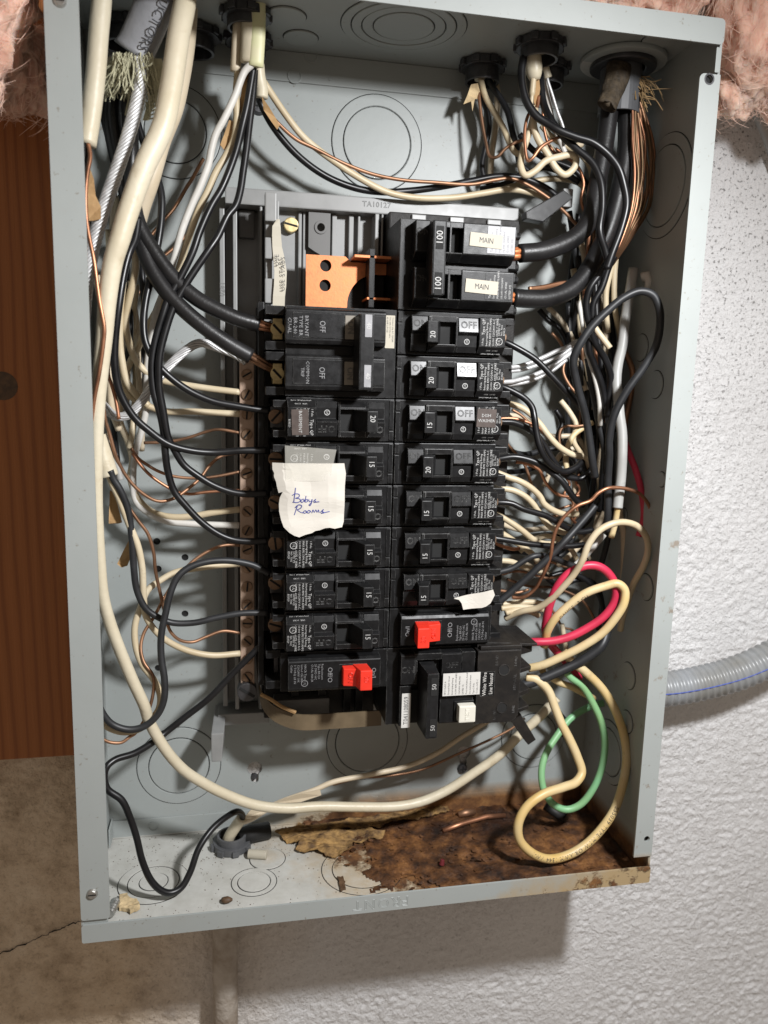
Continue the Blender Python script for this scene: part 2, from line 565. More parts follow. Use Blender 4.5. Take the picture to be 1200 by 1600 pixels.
def wood_material():
    m, nt, b = nmat('pine_board')
    tc = N(nt, 'ShaderNodeTexCoord').outputs['Object']
    wv = N(nt, 'ShaderNodeTexWave', wave_type='BANDS', bands_direction='X')
    wv.inputs['Scale'].default_value = 38
    wv.inputs['Distortion'].default_value = 14.0
    wv.inputs['Detail'].default_value = 3
    wv.inputs['Detail Scale'].default_value = .5
    mp = N(nt, 'ShaderNodeMapping')
    mp.inputs['Scale'].default_value = (1, 1, .10)
    nt.links.new(tc, mp.inputs['Vector'])
    nt.links.new(mp.outputs['Vector'], wv.inputs['Vector'])
    c = ramp(nt, wv.outputs['Fac'], [(.0, (.27, .085, .020)), (.3, (.35, .12, .029)), (1.0, (.38, .135, .036))]).outputs['Color']
    f = tex(nt, 300, 4, .6, tc, stretch=(1, 1, .04)).outputs['Fac']
    c = mixc(nt, math_(nt, 'MULTIPLY', f, .35), c, (.20, .07, .02))
    nt.links.new(c, b.inputs['Base Color'])
    b.inputs['Roughness'].default_value = .6
    bump(nt, b, f, .5 * S)
    return m


def pink_material():
    m, nt, b = nmat('pink_glass_wool')
    tc = N(nt, 'ShaderNodeTexCoord').outputs['Object']
    t = tex(nt, 55, 7, .7, tc, stretch=(1, 1, .55)).outputs['Fac']
    c = ramp(nt, t, [(.22, (.76, .40, .29)), (.5, (.91, .58, .46)), (.75, (.95, .74, .63))]).outputs['Color']
    nt.links.new(c, b.inputs['Base Color'])
    b.inputs['Roughness'].default_value = .95
    b.inputs['Specular IOR Level'].default_value = .1
    b.inputs['Subsurface Weight'].default_value = .4
    b.inputs['Subsurface Radius'].default_value = (.010, .006, .004)
    b.inputs['Subsurface Scale'].default_value = 1.0
    bump(nt, b, tex(nt, 200, 8, .72, tc, stretch=(1, 1, .45)).outputs['Fac'], 1.6 * S)
    return m


def tape_material():
    m, nt, b = nmat('clear_tape')
    b.inputs['Base Color'].default_value = (.8, .78, .7, 1)
    b.inputs['Roughness'].default_value = .12
    tr = N(nt, 'ShaderNodeBsdfTransparent')
    mx = N(nt, 'ShaderNodeMixShader')
    mx.inputs[0].default_value = .16
    nt.links.new(tr.outputs[0], mx.inputs[1])
    nt.links.new(b.outputs[0], mx.inputs[2])
    nt.links.new(mx.outputs[0], nt.nodes['Material Output'].inputs['Surface'])
    return m


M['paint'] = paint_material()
M['rust'] = rust_material()
M['wall'] = wall_material()
M['wood'] = wood_material()
M['pink'] = pink_material()
M['tape'] = tape_material()
M['fibre'] = simple('pink_glass_fibre', (.93, .66, .54), .9, var=.1, vscale=200)
M['conduit'] = simple('grey_flexible_conduit', (.27, .285, .30), .30, vscale=28, col2=(.19, .18, .155), rvar=.08, speck=((.09, .08, .065), 60, .45))
M['oldpipe'] = simple('paint_flecked_pipe', (.50, .46, .41), .7, vscale=70, col2=(.27, .22, .17), bmp=1.2, bscale=260)
M['blue'] = simple('blue_stripe', (.06, .10, .40), .5)
M['crack'] = M['hole']


# ================================================================== SETTING
def build_wall():
    """stippled wall: real relief, left out only where the panel hides it"""
    st = 1.35
    xs_ = [-260 + st * i for i in range(int(880 / st) + 1)]
    zs_ = [-330 + st * j for j in range(int(1050 / st) + 1)]
    idx, vs_, fs = {}, [], []
    fr = noise.fractal
    nz_ = noise.noise
    for j, z in enumerate(zs_):
        k = 1.0 if z < 200 else 1.0 - .6 * min(1, (z - 200) / 180)
        for i, x in enumerate(xs_):
            hid = 30 < x < 320 and 30 < z < 490        # flat where the panel covers it
            m = 0 if hid else .95 + .8 * nz_(Vector((x * .018, z * .018, 7)))
            h = 0 if hid else fr(Vector((x * .17, z * .24, 1.0)), .8, 2.2, 3) * 1.08 * m + max(0, nz_(Vector((x * .09, z * .12, 4.0)))) * .8
            idx[(i, j)] = len(vs_)
            vs_.append((x, 104.4 - k * h, z))
    for j in range(len(zs_) - 1):
        for i in range(len(xs_) - 1):
            q = [(i, j), (i + 1, j), (i + 1, j + 1), (i, j + 1)]
            if all(t in idx for t in q):
                fs.append(tuple(idx[t] for t in q))
    o = MB().add(vs_, fs).build('wall', M['wall'], smooth=True)
    finish(o, 'rough painted concrete wall behind the panel', None, None, 'structure')
    return o


wall = build_wall()
# hairline crack in the bare concrete at lower left
cr = MB()
cp = [P(u, v, 103.2) for u, v in ((-30, 1502), (5, 1488), (40, 1474), (70, 1461), (100, 1449), (128, 1438))]
cp = spline(cp, 8)
for q in cp:
    q.x += random.uniform(-.6, .6)
    q.z += random.uniform(-.9, .9)
cr.tube(cp, [random.uniform(.15, .55) for _ in cp], 5)
cr.build('crack', M['hole'], wall)

# wooden board left of the panel
bo = MB()
bo.box(-175, -2, 84, 103, 71.5, 640)
board = bo.build('wooden_board', M['wood'], bevel=1.2)
finish(board, 'reddish brown pine board mounted left of the panel', 'board')
kn = MB()
kn.cyl(P(4, 603, 83.9), (0, 1, 0), 8.5, .8, 22)
kn.build('knot', M['bugbrown'], board)


def insulation(name, label, blobs, nf, seed):
    rnd = random.Random(seed)
    c0 = Vector(blobs[0][0])
    root = thing(name, c0, label, 'insulation', 'pink glass wool around the panel top')
    mb = MB()
    fb = MB()
    for (c, r, sc) in blobs:
        c = Vector(c)
        bm = bmesh.new()
        bmesh.ops.create_icosphere(bm, subdivisions=5, radius=1)
        for q in bm.verts:
            d = q.co.normalized()
            p = Vector((d.x * sc[0], d.y * sc[1], d.z * sc[2])) * r
            pp = p + c
            n1 = noise.noise(pp * .035)
            n2 = noise.noise(Vector((pp.x * .11, pp.y * .11, pp.z * .06)))
            n3 = noise.noise(Vector((pp.x * .34, pp.y * .34, pp.z * .13)))
            n4 = noise.noise(Vector((pp.x * .9, pp.y * .9, pp.z * .3)))
            q.co = pp + d * (n1 * 9 + n2 * 6.5 + n3 * 3.4 + n4 * 1.8)
        mb.add([q.co.copy() for q in bm.verts], [tuple(q.index for q in f.verts) for f in bm.faces])
        vs_ = [q.co.copy() for q in bm.verts]
        for _ in range(int(nf * r / 60)):
            q = rnd.choice(vs_)
            d = (q - c).normalized()
            if d.y > .3:
                continue
            t = Vector((rnd.gauss(0, .7), rnd.gauss(0, .7), rnd.gauss(-.5, .8)))
            t = (t - d * t.dot(d)).normalized()
            t2 = d.cross(t) * rnd.uniform(-.5, .5)
            L = rnd.uniform(5, 20)
            lift = rnd.uniform(-.3, 1.6) if rnd.random() < .85 else rnd.uniform(1, 2.8)
            path = [q - d * .6, q + d * lift + t * L * .3, q + d * lift * 1.1 + (t + t2 * .5) * L * .65, q + d * (lift * .8 - .3) + (t + t2) * L]
            fb.tube(path, [.09, .12, .11, .05], 3, cap=False)
        bm.free()
    mb.build('wool_body', M['pink'], root, smooth=True)
    o = fb.build('loose_fibres', M['fibre'], root)
    o['kind'] = 'stuff'
    return root


insulation('insulation_batt', 'pink glass wool bulging down over the board beside the panel', [((-46, 12, 506), 38, (1, 1, 1.35)), ((-26, 52, 476), 22, (.9, .9, 1.0)), ((-44, 34, 462), 17, (1, 1, 1)), ((-42, 70, 610), 55, (1.2, .8, 1))], 1900, 3)
insulation('insulation_batt', 'pink glass wool clump hanging past the upper right panel corner', [((412, 50, 548), 38, (.95, 1.0, 1.2)), ((440, 54, 524), 28, (1, .9, 1.15)), ((402, 62, 517), 18, (1, .9, 1.1)), ((380, 76, 520), 15, (1, .8, 1)), ((452, 40, 572), 48, (1.1, 1, 1.1))], 1900, 5)
insulation('insulation_batt', 'pink glass wool lying along the panel top edge', [((330, 56, 562), 32, (1.25, 1, .95)), ((295, 62, 560), 26, (1.3, 1, .85))], 1600, 9)


# ================================================================== ENCLOSURE
W, H, D = 350.0, 518.0, 101.0
T = 1.4
panel = thing('electrical_panel_box', (0, 0, 0), 'grey steel electrical panel enclosure with its cover off and rusted floor', 'panel box')
paint = M['paint']


def holed(x0, x1, z0, z1, holes):
    return [[(x0, z0), (x1, z0), (x1, z1), (x0, z1)]] + [circ(cx, cz, r, 20) for cx, cz, r in holes]


def keyhole(cx, cz, r=5.2, r2=2.7, dz=8.5):
    o = []
    for i in range(21):
        a = math.radians(-58 + (180 + 116) * i / 20)
        o.append((cx + r * math.cos(a), cz + r * math.sin(a)))
    for i in range(11):
        a = math.radians(180 + 180 * i / 10)
        o.append((cx + r2 * math.cos(a), cz - dz + r2 * math.sin(a)))
    return o


back_holes = [P(u, v, D) for u, v in ((245, 846), (289, 871), (247, 889), (289, 959), (247, 1044), (871, 838))]
for q in back_holes:
    MB().cyl((q.x, D + T + .05, q.z), (0, 1, 0), 2.8, .3, 14).build('hole_shade', M['hole'], panel)  # black disc added behind each hole as the shade inside it
ol = holed(0, W, 0, H, [(q.x, q.z, 2.3) for q in back_holes])
ol += [keyhole(99, 45), keyhole(253.5, 46)]
vs_, fs = plate(ol, T)
MB().add([(q[0], D + T / 2 - q[2], q[1]) for q in vs_], fs).build('back_panel', paint, panel)
MB().box(-T, 0, 0, D + T, 0, H).build('side_wall', paint, panel)
MB().box(W, W + T, 0.2, D + T, 0, H).build('side_wall', paint, panel)
MB().box(-T, W + T, 0, D + T, H, H + T).build('top_wall', paint, panel, bevel=.5)
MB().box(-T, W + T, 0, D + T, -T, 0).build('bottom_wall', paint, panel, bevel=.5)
# turned-over lips of the box
tabs = MB().box(1, W - 1, D - 1.1, D - .1, H - 17.5, H - .2)
tabs.build('rear_tab', paint, panel, bevel=.3)
tabs = MB().box(1, W - 1, D - 1.1, D - .1, .2, 13.5)
tabs.build('rear_tab', paint, panel, bevel=.3)
MB().box(1.2, 2.2, D - 16, D - 1, 3, 16).build('corner_tab', paint, panel, bevel=.2)


def lip(outline, name='front_lip'):
    vs_, fs = plate(outline, T)
    return MB().add([(q[0], -T / 2 - .05 - q[2], q[1]) for q in vs_], fs).build(name, paint, panel, bevel=.35)


def rrect(x0, x1, z0, z1, r=3.0, corners=(1, 1, 1, 1)):
    o = []
    for (cx, cz, a, on) in ((x0, z0, 180, corners[0]), (x1, z0, 270, corners[1]), (x1, z1, 0, corners[2]), (x0, z1, 90, corners[3])):
        if not on:
            o.append((cx, cz))
            continue
        ox = cx + r if cx == x0 else cx - r
        oz = cz + r if cz == z0 else cz - r
        for i in range(5):
            t = math.radians(a + 90 * i / 4)
            o.append((ox + r * math.cos(t), oz + r * math.sin(t)))
    return o


h1, h2 = P(1106, 125, 0), P(1009, 1309, 0)
s1, s2 = P(145, 1394, 0), P(95, 4, 0)
lip([rrect(-1.2, W + 1.2, H - 12, H + 1.2, 2.5)])
lip([rrect(-1.2, W + 1.2, -1.2, 9.9, 1.2)])
lip([rrect(-1.2, 14.3, 13, H - 13, 1.5)])
lip([rrect(338.4, W + 1.0, 17.8, 490.6, 3.0, (0, 0, 0, 1)), circ(h1.x, h1.z, 2.3, 18), circ(h2.x, h2.z, 2.0, 18)])
MB().box(-1.0, 13, 0.3, 1.5, 9.0, 16).build('corner_tab', paint, panel, bevel=.2)
for q, r in ((h1, 3.1),):
    MB().ring((q.x, -1.5, q.z), (0, 1, 0), r - .9, r, 1.0, 24).build('hole_bushing', M['darksteel'], panel)
for q in (h1, h2):
    MB().cyl((q.x, 1.2, q.z), (0, 1, 0), 2.6, .6, 16).build('hole_shade', M['hole'], panel)  # black disc as the dark seen through the lip hole
for q in (s1, s2):
    mb = MB()
    mb.cyl((q.x, -1.4, q.z), (0, -1, 0), 3.2, 1.5, 22, 2.3)
    sc_ = mb.build('screw', M['steel'], panel, bevel=.25)
    MB().box(q.x - 2.2, q.x + 2.2, -3.0, -2.6, q.z - .35, q.z + .35).build('slot', M['hole'], sc_)
# embossed FRONT on the bottom lip, upside down
mb = MB()
q = P(595, 1404, 0)
put_text(mb, 'FRONT', (q.x, -1.52, 4.6), (-1, 0, 0), (0, 0, -1), 9.2, outline=.15, spacing=1.25)
mb.build('embossed_lettering', paint, panel)
# raised line next to the hole near the top right
MB().box(W - 2.2, W + .6, -.6, .6, 492, 505).build('corner_tab', paint, panel, bevel=.2)


def knockout(c, axis, radii, name='knockout', tie=0, proud=1.0):
    """concentric punched rings standing slightly proud, with open cut lines between them"""
    ax = Vector(axis)
    mb = MB()
    c = Vector(c) - ax * .3
    prev = 0
    for k, r in enumerate(radii):
        off = Vector((0, 0, 0))
        h = proud + .3 - .25 * (k % 2)
        if k == 0:
            mb.cyl(c, ax, r - .35, h, 44)
        else:
            mb.ring(c, ax, prev + .35, r - .35, h, 48)
        prev = r
    o = mb.build(name, paint, panel, bevel=.45, seg=2)
    g = MB()
    for r in radii:
        g.ring(c + ax * .02, ax, r - .36, r + .16, .36, 48)
    g.build('cut_line', M['hole'], o)
    return o


yb = (0, -1, 0)
for u, v, rad in ((589, 224, (22, 29.5)), (274, 206, (18.5, 27.5)), (280, 1196, (20.5, 28.5)), (574, 1158, (23.5, 30)), (833, 1150, (18.5, 25.5))):
    q = P(u, v, D)
    knockout((q.x, D, q.z), yb, rad)
for u, v, r in ((486, 88, 4.2), (460, 120, 4.4), (240, 1290, 3.6), (515, 125, 1.0)):
    q = P(u, v, D)
    MB().ring((q.x, D - .9, q.z), (0, -1, 0), r - .8, r, .7, 24).build('dimple', paint, panel, bevel=.2)
for u, v, rad in ((631, 40, (17.5, 24, 30, 36)), (447, 24, (11.5,)), (470, 58, (10.5,)), (1030, 62, (10,))):
    q = PZ(u, v, H)
    knockout((q.x, q.y, H), (0, 0, -1), rad)
for u, v, rad in ((240, 1378, (9, 16, 22)), (397, 1378, (10.5, 14.5)), (566, 1358, (20, 27)), (418, 1342, (12,))):
    q = PZ(u, v, 0)
    knockout((q.x, q.y, 0), (0, 0, 1), rad, proud=.5)
for y_, z_, rad in ((47, 443, (24, 31)), (60, 345, (9,)), (38, 321, (9,)), (30, 190, (9,)), (43, 124, (9.5,)), (40, 92, (8,)), (60, 60, (17, 23)), (22, 262, (5,)), (66, 232, (5,))):
    knockout((W, y_, z_), (-1, 0, 0), rad)
# keyhole screws
q = P(722, 1200, D)
mb = MB().cyl((q.x, D - .1, q.z), (0, -1, 0), 4.0, 2.2, 20, 3.0)
kscrew = mb.build('mounting_screw', M['darksteel'], panel, bevel=.3)
MB().box(q.x - 2.4, q.x + 2.4, D - 2.6, D - 2.2, q.z - .4, q.z + .4).box(q.x - .4, q.x + .4, D - 2.65, D - 2.25, q.z - 2.4, q.z + 2.4).build('slot', M['hole'], kscrew)
q = P(397, 1213, D)
mb = MB().cyl((q.x, D + .6, q.z), (0, -1, 0), 2.6, 1.6, 20, 2.0)
mb.build('mounting_screw', M['darksteel'], panel, bevel=.3)
q = P(404, 168, D)
mb = MB().cyl((q.x, D - .1, q.z), (0, -1, 0), 5.0, 3.2, 20, 3.6)
kscrew = mb.build('mounting_screw', M['darksteel'], panel, bevel=.3)
MB().box(q.x - 3, q.x + 3, D - 3.6, D - 3.2, q.z - .5, q.z + .5).build('slot', M['hole'], kscrew)

# rust crust on the floor
cr = MB()
nx, ny = 150, 60
idx = {}
vv, ff = [], []
for j in range(ny + 1):
    for i in range(nx + 1):
        x = 100 + 249.0 * i / nx
        y = 1.2 + 98.5 * j / ny
        p = Vector((x * .05, y * .05, 1.7))
        e = x + .62 * y - 197 + noise.fractal(p, .8, 2.0, 4) * 42
        h = max(0.0, min(1.0, e / 14))
        hh = .25 + h * (1.3 + 1.5 * noise.noise(p * 1.7) + 1.1 * noise.noise(p * 5) + .6 * noise.noise(p * 13))
        if e > 0:
            idx[(i, j)] = len(vv)
            vv.append((x, y, max(.15, hh) if h > .02 else -.3))
for j in range(ny):
    for i in range(nx):
        k = [(i, j), (i + 1, j), (i + 1, j + 1), (i, j + 1)]
        if all(q in idx for q in k):
            ff.append(tuple(idx[q] for q in k))
rustcrust = cr.add(vv, ff).build('rust_crust', M['rust'], smooth=True)
finish(rustcrust, 'brown flaking rust crust over the right half of the panel floor', 'rust', None, 'stuff')
# curled flakes of rust lying on the crust: too many to count
fl = MB()
for k in range(420):
    x = random.uniform(120, 344)
    y = random.uniform(4, 97)
    if x + .62 * y < 200 + random.uniform(-25, 10):
        continue
    s_ = random.choice((1, 1, 1.5, 2.2, 3.2)) * random.uniform(.5, 1.1)
    a = random.uniform(0, 6.28)
    n = 6
    tilt = Vector((random.uniform(-.4, .4), random.uniform(-.4, .4), 0))
    pts = []
    for i in range(n):
        t = a + 6.28 * i / n
        rr = s_ * random.uniform(.5, 1.2)
        dx, dy = math.cos(t) * rr, math.sin(t) * rr * .7
        pts.append(Vector((x + dx, y + dy, 2.0 + dx * tilt.x + dy * tilt.y + random.uniform(0, .5))))
    fl.add(pts + [q + Vector((0, 0, -.35)) for q in pts], [tuple(range(n)), tuple(range(2 * n - 1, n - 1, -1))] + [(i, i + n, (i + 1) % n + n, (i + 1) % n) for i in range(n)])
finish(fl.build('rust_flakes', M['rust']), 'small loose rust flakes strewn over the rusted floor', 'rust', None, 'stuff')
ds = MB()
for k in range(700):
    x = random.uniform(4, 200)
    y = random.uniform(2, 99) if random.random() < .6 else random.uniform(60, 99)
    s_ = random.uniform(.12, .45)
    c = Vector((x, y, s_ * .5))
    ds.add([c + Vector((s_, 0, 0)), c + Vector((-s_, s_ * .5, 0)), c + Vector((0, -s_, 0)), c + Vector((0, 0, s_))], [(0, 1, 2), (0, 1, 3), (1, 2, 3), (2, 0, 3)])
finish(ds.build('floor_grit', M['bugbrown']), 'dark grit and dust specks scattered over the grey panel floor', 'grit', None, 'stuff')

# peeled tan flakes at the edge of the rust
def scrap(name, label, cat, uvs, zb, m, thick=.5, amp=1.5, seed=1, bev=0.12):
    pts = [PZ(u, v, zb) for u, v in uvs]
    out = []
    for i, p0 in enumerate(pts):                    # ragged outline
        p1 = pts[(i + 1) % len(pts)]
        n = max(1, int((p1 - p0).length / 1.6))
        for k in range(n):
            q = p0.lerp(p1, k / n)
            j = noise.noise_vector(Vector((q.x * .5, q.y * .5, seed)))
            out.append((q.x + j.x * 1.3, q.y + j.y * 1.6))
    vs_, fs = plate([out], thick)
    bm = bmesh.new()
    bv = [bm.verts.new(q) for q in vs_]
    for f in fs:
        try:
            bm.faces.new([bv[i] for i in f])
        except ValueError:
            pass
    bmesh.ops.remove_doubles(bm, verts=bm.verts, dist=1e-4)
    bmesh.ops.triangulate(bm, faces=bm.faces)
    for _ in range(3):
        lg_ = [e for e in bm.edges if e.calc_length() > 2.5]
        if lg_:
            bmesh.ops.subdivide_edges(bm, edges=lg_, cuts=1)
            bmesh.ops.triangulate(bm, faces=bm.faces)
    bm.verts.index_update()
    mb = MB()
    for q in bm.verts:
        c_ = q.co
        hgt = amp * (noise.noise(Vector((c_.x * .12, c_.y * .12, seed))) + .5) + amp * .35 * noise.noise(Vector((c_.x * .5, c_.y * .5, seed)))
        mb.v.append(Vector((c_.x, c_.y, max(.2, zb + .5 + c_.z + hgt))))
    mb.f = [tuple(q.index for q in f.verts) for f in bm.faces]
    bm.free()
    return finish(mb.build(name, m), label, cat)


scrap('paint_flake', 'long tan flake of peeled paint at the left edge of the rust', 'paint flake', ((434, 1307), (446, 1301), (470, 1303), (500, 1299), (530, 1302), (560, 1299), (602, 1305), (598, 1311), (572, 1316), (552, 1322), (546, 1333), (530, 1338), (518, 1344), (506, 1337), (490, 1333), (478, 1336), (462, 1330), (470, 1322), (448, 1318)), .8, M['rustflake'], seed=4, amp=4)
scrap('paint_flake', 'dark brown rusty flake against the rear of the panel floor', 'paint flake', ((430, 1300), (470, 1294), (520, 1290), (545, 1284), (600, 1276), (650, 1268), (700, 1262), (702, 1270), (660, 1280), (612, 1288), (590, 1296), (540, 1298), (480, 1302), (440, 1306)), 2.2, M['rustflake'], seed=9, amp=3)
scrap('insulation_scrap', 'crumbled yellow scrap on the floor near the left lip', 'scrap', ((186, 1402), (198, 1401), (204, 1411), (217, 1414), (218, 1424), (205, 1428), (186, 1422)), .4, M['debris'], thick=2.5, seed=2, amp=2)
mb = MB()
c = PZ(354, 1406, 2)
bm = bmesh.new()
bmesh.ops.create_icosphere(bm, subdivisions=2, radius=1)
mb.add([c + Vector((q.co.x * 3.6, q.co.y * 2.6, q.co.z * 1.9)) * (1 + .3 * noise.noise(q.co * 3)) for q in bm.verts], [tuple(q.index for q in f.verts) for f in bm.faces])
bm.free()
finish(mb.build('dirt_lump', M['bugbrown'], smooth=True), 'small brown lump on the floor behind the bottom lip', 'debris')
scrap('rust_splinter', 'thin dark splinter standing at the front edge of the rust', 'debris', ((528, 1374), (536, 1372), (540, 1390), (532, 1394)), .3, M['bugbrown'], thick=1.2, seed=6, amp=1.5)
mb = MB()
a, b = PZ(388, 1334, 3.0), PZ(417, 1336, 3.0)
mb.cyl(a, b - a, 3.1, (b - a).length, 18)
ws = mb.build('wire_sleeve', M['label'], bevel=.4)
finish(ws, 'short cream plastic sleeve lying on the panel floor', 'sleeve')
mb = MB()
a = PZ(171, 1428, 4)
b = PZ(181, 1408, 4)
for k in range(10):
    mb.cyl(a + (b - a) * (k / 10), b - a, 3.1 if k % 2 else 2.6, (b - a).length / 10, 16, 2.6 if k % 2 else 3.1)
finish(mb.build('threaded_stud', M['steel'], smooth=False), 'short threaded steel stud in the lower left floor corner', 'screw')
mb = MB()
mb.tube([PZ(692, 1298, 3.5), PZ(722, 1287, 4.5), PZ(760, 1276, 4.5), PZ(789, 1274, 3.5)], 1.7, 10)
finish(mb.build('copper_offcut', M['copper'], smooth=True), 'short copper wire offcut lying on the rust', 'wire offcut')
mb = MB()
a = PZ(716, 1273, 3.5)
mb.tube([a, PZ(728, 1270, 4.2), PZ(742, 1268, 3.6)], [2.2, 2.8, 2.2], 10)
finish(mb.build('copper_offcut', M['copper_old'], smooth=True), 'stubby tarnished copper piece at the back of the rusted floor', 'wire offcut')
mb = MB()
a = PZ(690, 1351, 2.5)
mb.cyl(a, (.2, .1, 1), 1.9, 3.5, 10, 1.3)
finish(mb.build('wire_scrap', M['pinkred'], bevel=.3), 'tiny dark red wire scrap on the rust', 'scrap')
mb = MB()
mb.tube([PZ(374, 1308, 6), PZ(396, 1302, 6.4), PZ(420, 1297, 6)], 6.0, 16)
finish(mb.build('rubber_plug', M['rubber'], smooth=True), 'thick black rubber stub on the floor beside the bottom connector', 'plug')
mb = MB()
mb.tube([P(852, 1258, 78), P(866, 1268, 74), P(882, 1278, 70)], 3.6, 12)
finish(mb.build('rubber_plug', M['rubber'], smooth=True), 'black wire stub on the rust under the green loop', 'plug')
# white blob of caulk on the right wall
mb = MB()
pp = [P(1003, 433, 60), P(1010, 431, 58), P(1014, 440, 56), P(1011, 452, 56)]
mb.tube(pp, [3.0, 3.2, 2.6, 1.8], 10)
finish(mb.build('caulk_blob', M['wwhite'], smooth=True), 'small white caulk blob above the black wire loop', 'caulk')


# ================================================================== BUS BASE
bus = thing('bus_assembly', (175, D, 100), 'grey plastic bus base carrying the breakers with an exposed copper bus', 'bus assembly')
gp = M['greyplastic']
dg = M['darkgrey']
MB().box(101, 262, 88, 99, 88, 424).build('base_plate', gp, bus, bevel=.6)
a, b = P(352, 293, 78), P(808, 340, 78)
MB().box(81, 266, 76, 99.5, 421, 430.5).build('top_rail', gp, bus, bevel=.8)
mb = MB()
put_text(mb, 'TA10127', (173, 75.9, 426.2), (1, 0, 0), (0, 0, 1), 4.4, outline=.1, spacing=1.1)
mb.build('moulded_lettering', gp, bus)
for x0, x1, y0, zlo in ((77.5, 80.5, 84, 100), (85.5, 88, 78, 100), (101.5, 103, 76, 100), (125.5, 127.5, 84, 330), (128.4, 130.2, 84.5, 330), (146.5, 149.5, 84, 330), (157, 160, 83, 330), (162.5, 164, 82, 330), (172, 174.5, 74, 330), (176, 177.2, 74, 330)):
    MB().box(x0, x1, y0, 99.2, zlo, 420.6).build('rib', gp, bus, bevel=.5)
MB().box(80.7, 101.3, 94, 99, 100, 420.6).build('channel', gp, bus, bevel=.4)
mb = MB()
put_text(mb, '0281', (79, 83.9, 372), (0, 0, 1), (-1, 0, 0), 4.0, outline=.1, spacing=1.1)
mb.build('moulded_lettering', gp, bus)
MB().box(89, 99, 88, 95, 404, 420.4).build('latch', dg, bus, bevel=1.0)
# clip plate with a hole left of the middle
ol = [(131.5, 421), (131.5, 399.5), (135.5, 397), (138.5, 395.5), (138.5, 391), (145, 391), (145, 421)]
vs_, fs = plate([ol, circ(139, 411.5, 2.3, 18)], 3.0)
clip = MB().add([(q[0], 82 - q[2], q[1]) for q in vs_], fs).build('clip_plate', dg, bus, bevel=.5)
MB().ring((139, 80.6, 411.5), (0, -1, 0), 2.4, 4.0, .9, 24).build('boss', dg, clip, bevel=.25)
q = P(455, 351, 82)
mb = MB().cyl((q.x, 88, q.z), (0, -1, 0), 4.5, 6, 24)
bs = mb.build('screw', M['brass'], bus, bevel=.6)
MB().box(-4.3, 4.3, -.15, .15, -.55, .55)
c = Vector((q.x, 82, q.z))
sl = MB().box(c.x - 4.2, c.x + 4.2, 81.7, 82.2, c.z - .55, c.z + .55)
sl.v = [c + Matrix.Rotation(math.radians(12), 3, 'Y') @ (v_ - c) for v_ in sl.v]
sl.build('slot', M['hole'], bs)
# castellated stab strip with a tan tape reading USE STABS
st = MB().box(104.2, 108.0, 58, 88, 362, 419).build('stab_strip', gp, bus, bevel=.4)
for z0, z1 in ((408, 424), (387, 399), (362, 376)):
    MB().box(103.6, 110.2, 53, 60, z0, z1).build('stab_block', gp, st, bevel=.7)
MB().box(110.6, 112.2, 62, 88, 400, 421.5).build('rib', gp, bus, bevel=.4)
tp = MB()
zz = [360, 366, 372, 380, 388, 394, 400, 405, 409]
cx = [111.5, 111.7, 112.3, 112.6, 111.6, 110.6, 110.2, 110.1, 111.1]
hw = [3.5, 3.5, 3.6, 3.6, 3.3, 2.8, 2.6, 2.4, .8]
for i in range(len(zz)):
    yy = 51.5 - .6 * math.sin(i)
    tp.v += [Vector((cx[i] - hw[i], yy, zz[i])), Vector((cx[i] + hw[i], yy + .8, zz[i])), Vector((cx[i] + hw[i], yy + 1.1, zz[i])), Vector((cx[i] - hw[i], yy + .3, zz[i]))]
for i in range(len(zz) - 1):
    for k in range(4):
        tp.f.append((4 * i + k, 4 * i + (k + 1) % 4, 4 * i + 4 + (k + 1) % 4, 4 * i + 4 + k))
tp.f += [(0, 1, 2, 3), (4 * len(zz) - 1, 4 * len(zz) - 2, 4 * len(zz) - 3, 4 * len(zz) - 4)]
tape_ = tp.build('printed_tape', M['label'], bus)
mb = MB()
put_text(mb, 'USE STABS', (113.9, 50.2, 378.5), (0, 0, 1), (-1, 0, 0), 3.5, spacing=1.2)
put_text(mb, 'USE', (110.4, 50.2, 386), (0, 0, 1), (-1, 0, 0), 3.5, spacing=1.2)
mb.build('lettering', M['inkdark'], tape_)
# copper bus plate with two holes and stab arms
ol = [(128.6, 360), (128.6, 392.6), (152.5, 392.6), (156, 389.5), (178, 389.5), (178, 383)] + [(172 + 18 * math.cos(math.radians(t)), 364 + 19 * math.sin(math.radians(t))) for t in range(84, 190, 9)]
ol += [(153, 360)]
c1, c2 = P(509, 415, 65), P(508, 446, 65)
vs_, fs = plate([ol, circ(c1.x, c1.z, 3.5, 22), circ(c2.x, c2.z, 3.5, 22)], 2.2)
cb = MB().add([(q[0], 66 - q[2], q[1]) for q in vs_], fs).build('copper_bus', M['copperbus'], bus, bevel=.3)
for q in (c1, c2):
    MB().cyl((q.x, 68, q.z), (0, 1, 0), 4.4, 4, 20).build('hole_shade', M['hole'], cb)  # black plug painting the shade inside the bus hole
MB().box(156, 182, 52, 76, 390.5, 392.2).build('stab', M['copperbus'], bus, bevel=.3)
MB().box(164, 182, 52, 76, 366.5, 368).build('stab', M['copperbus'], bus, bevel=.3)
MB().box(165, 168.5, 52, 74, 362, 396).build('stab_post', M['black'], bus, bevel=.4)
MB().box(152, 178, 70, 87, 340, 388).build('insulator', M['black_matte'], bus, bevel=.8)
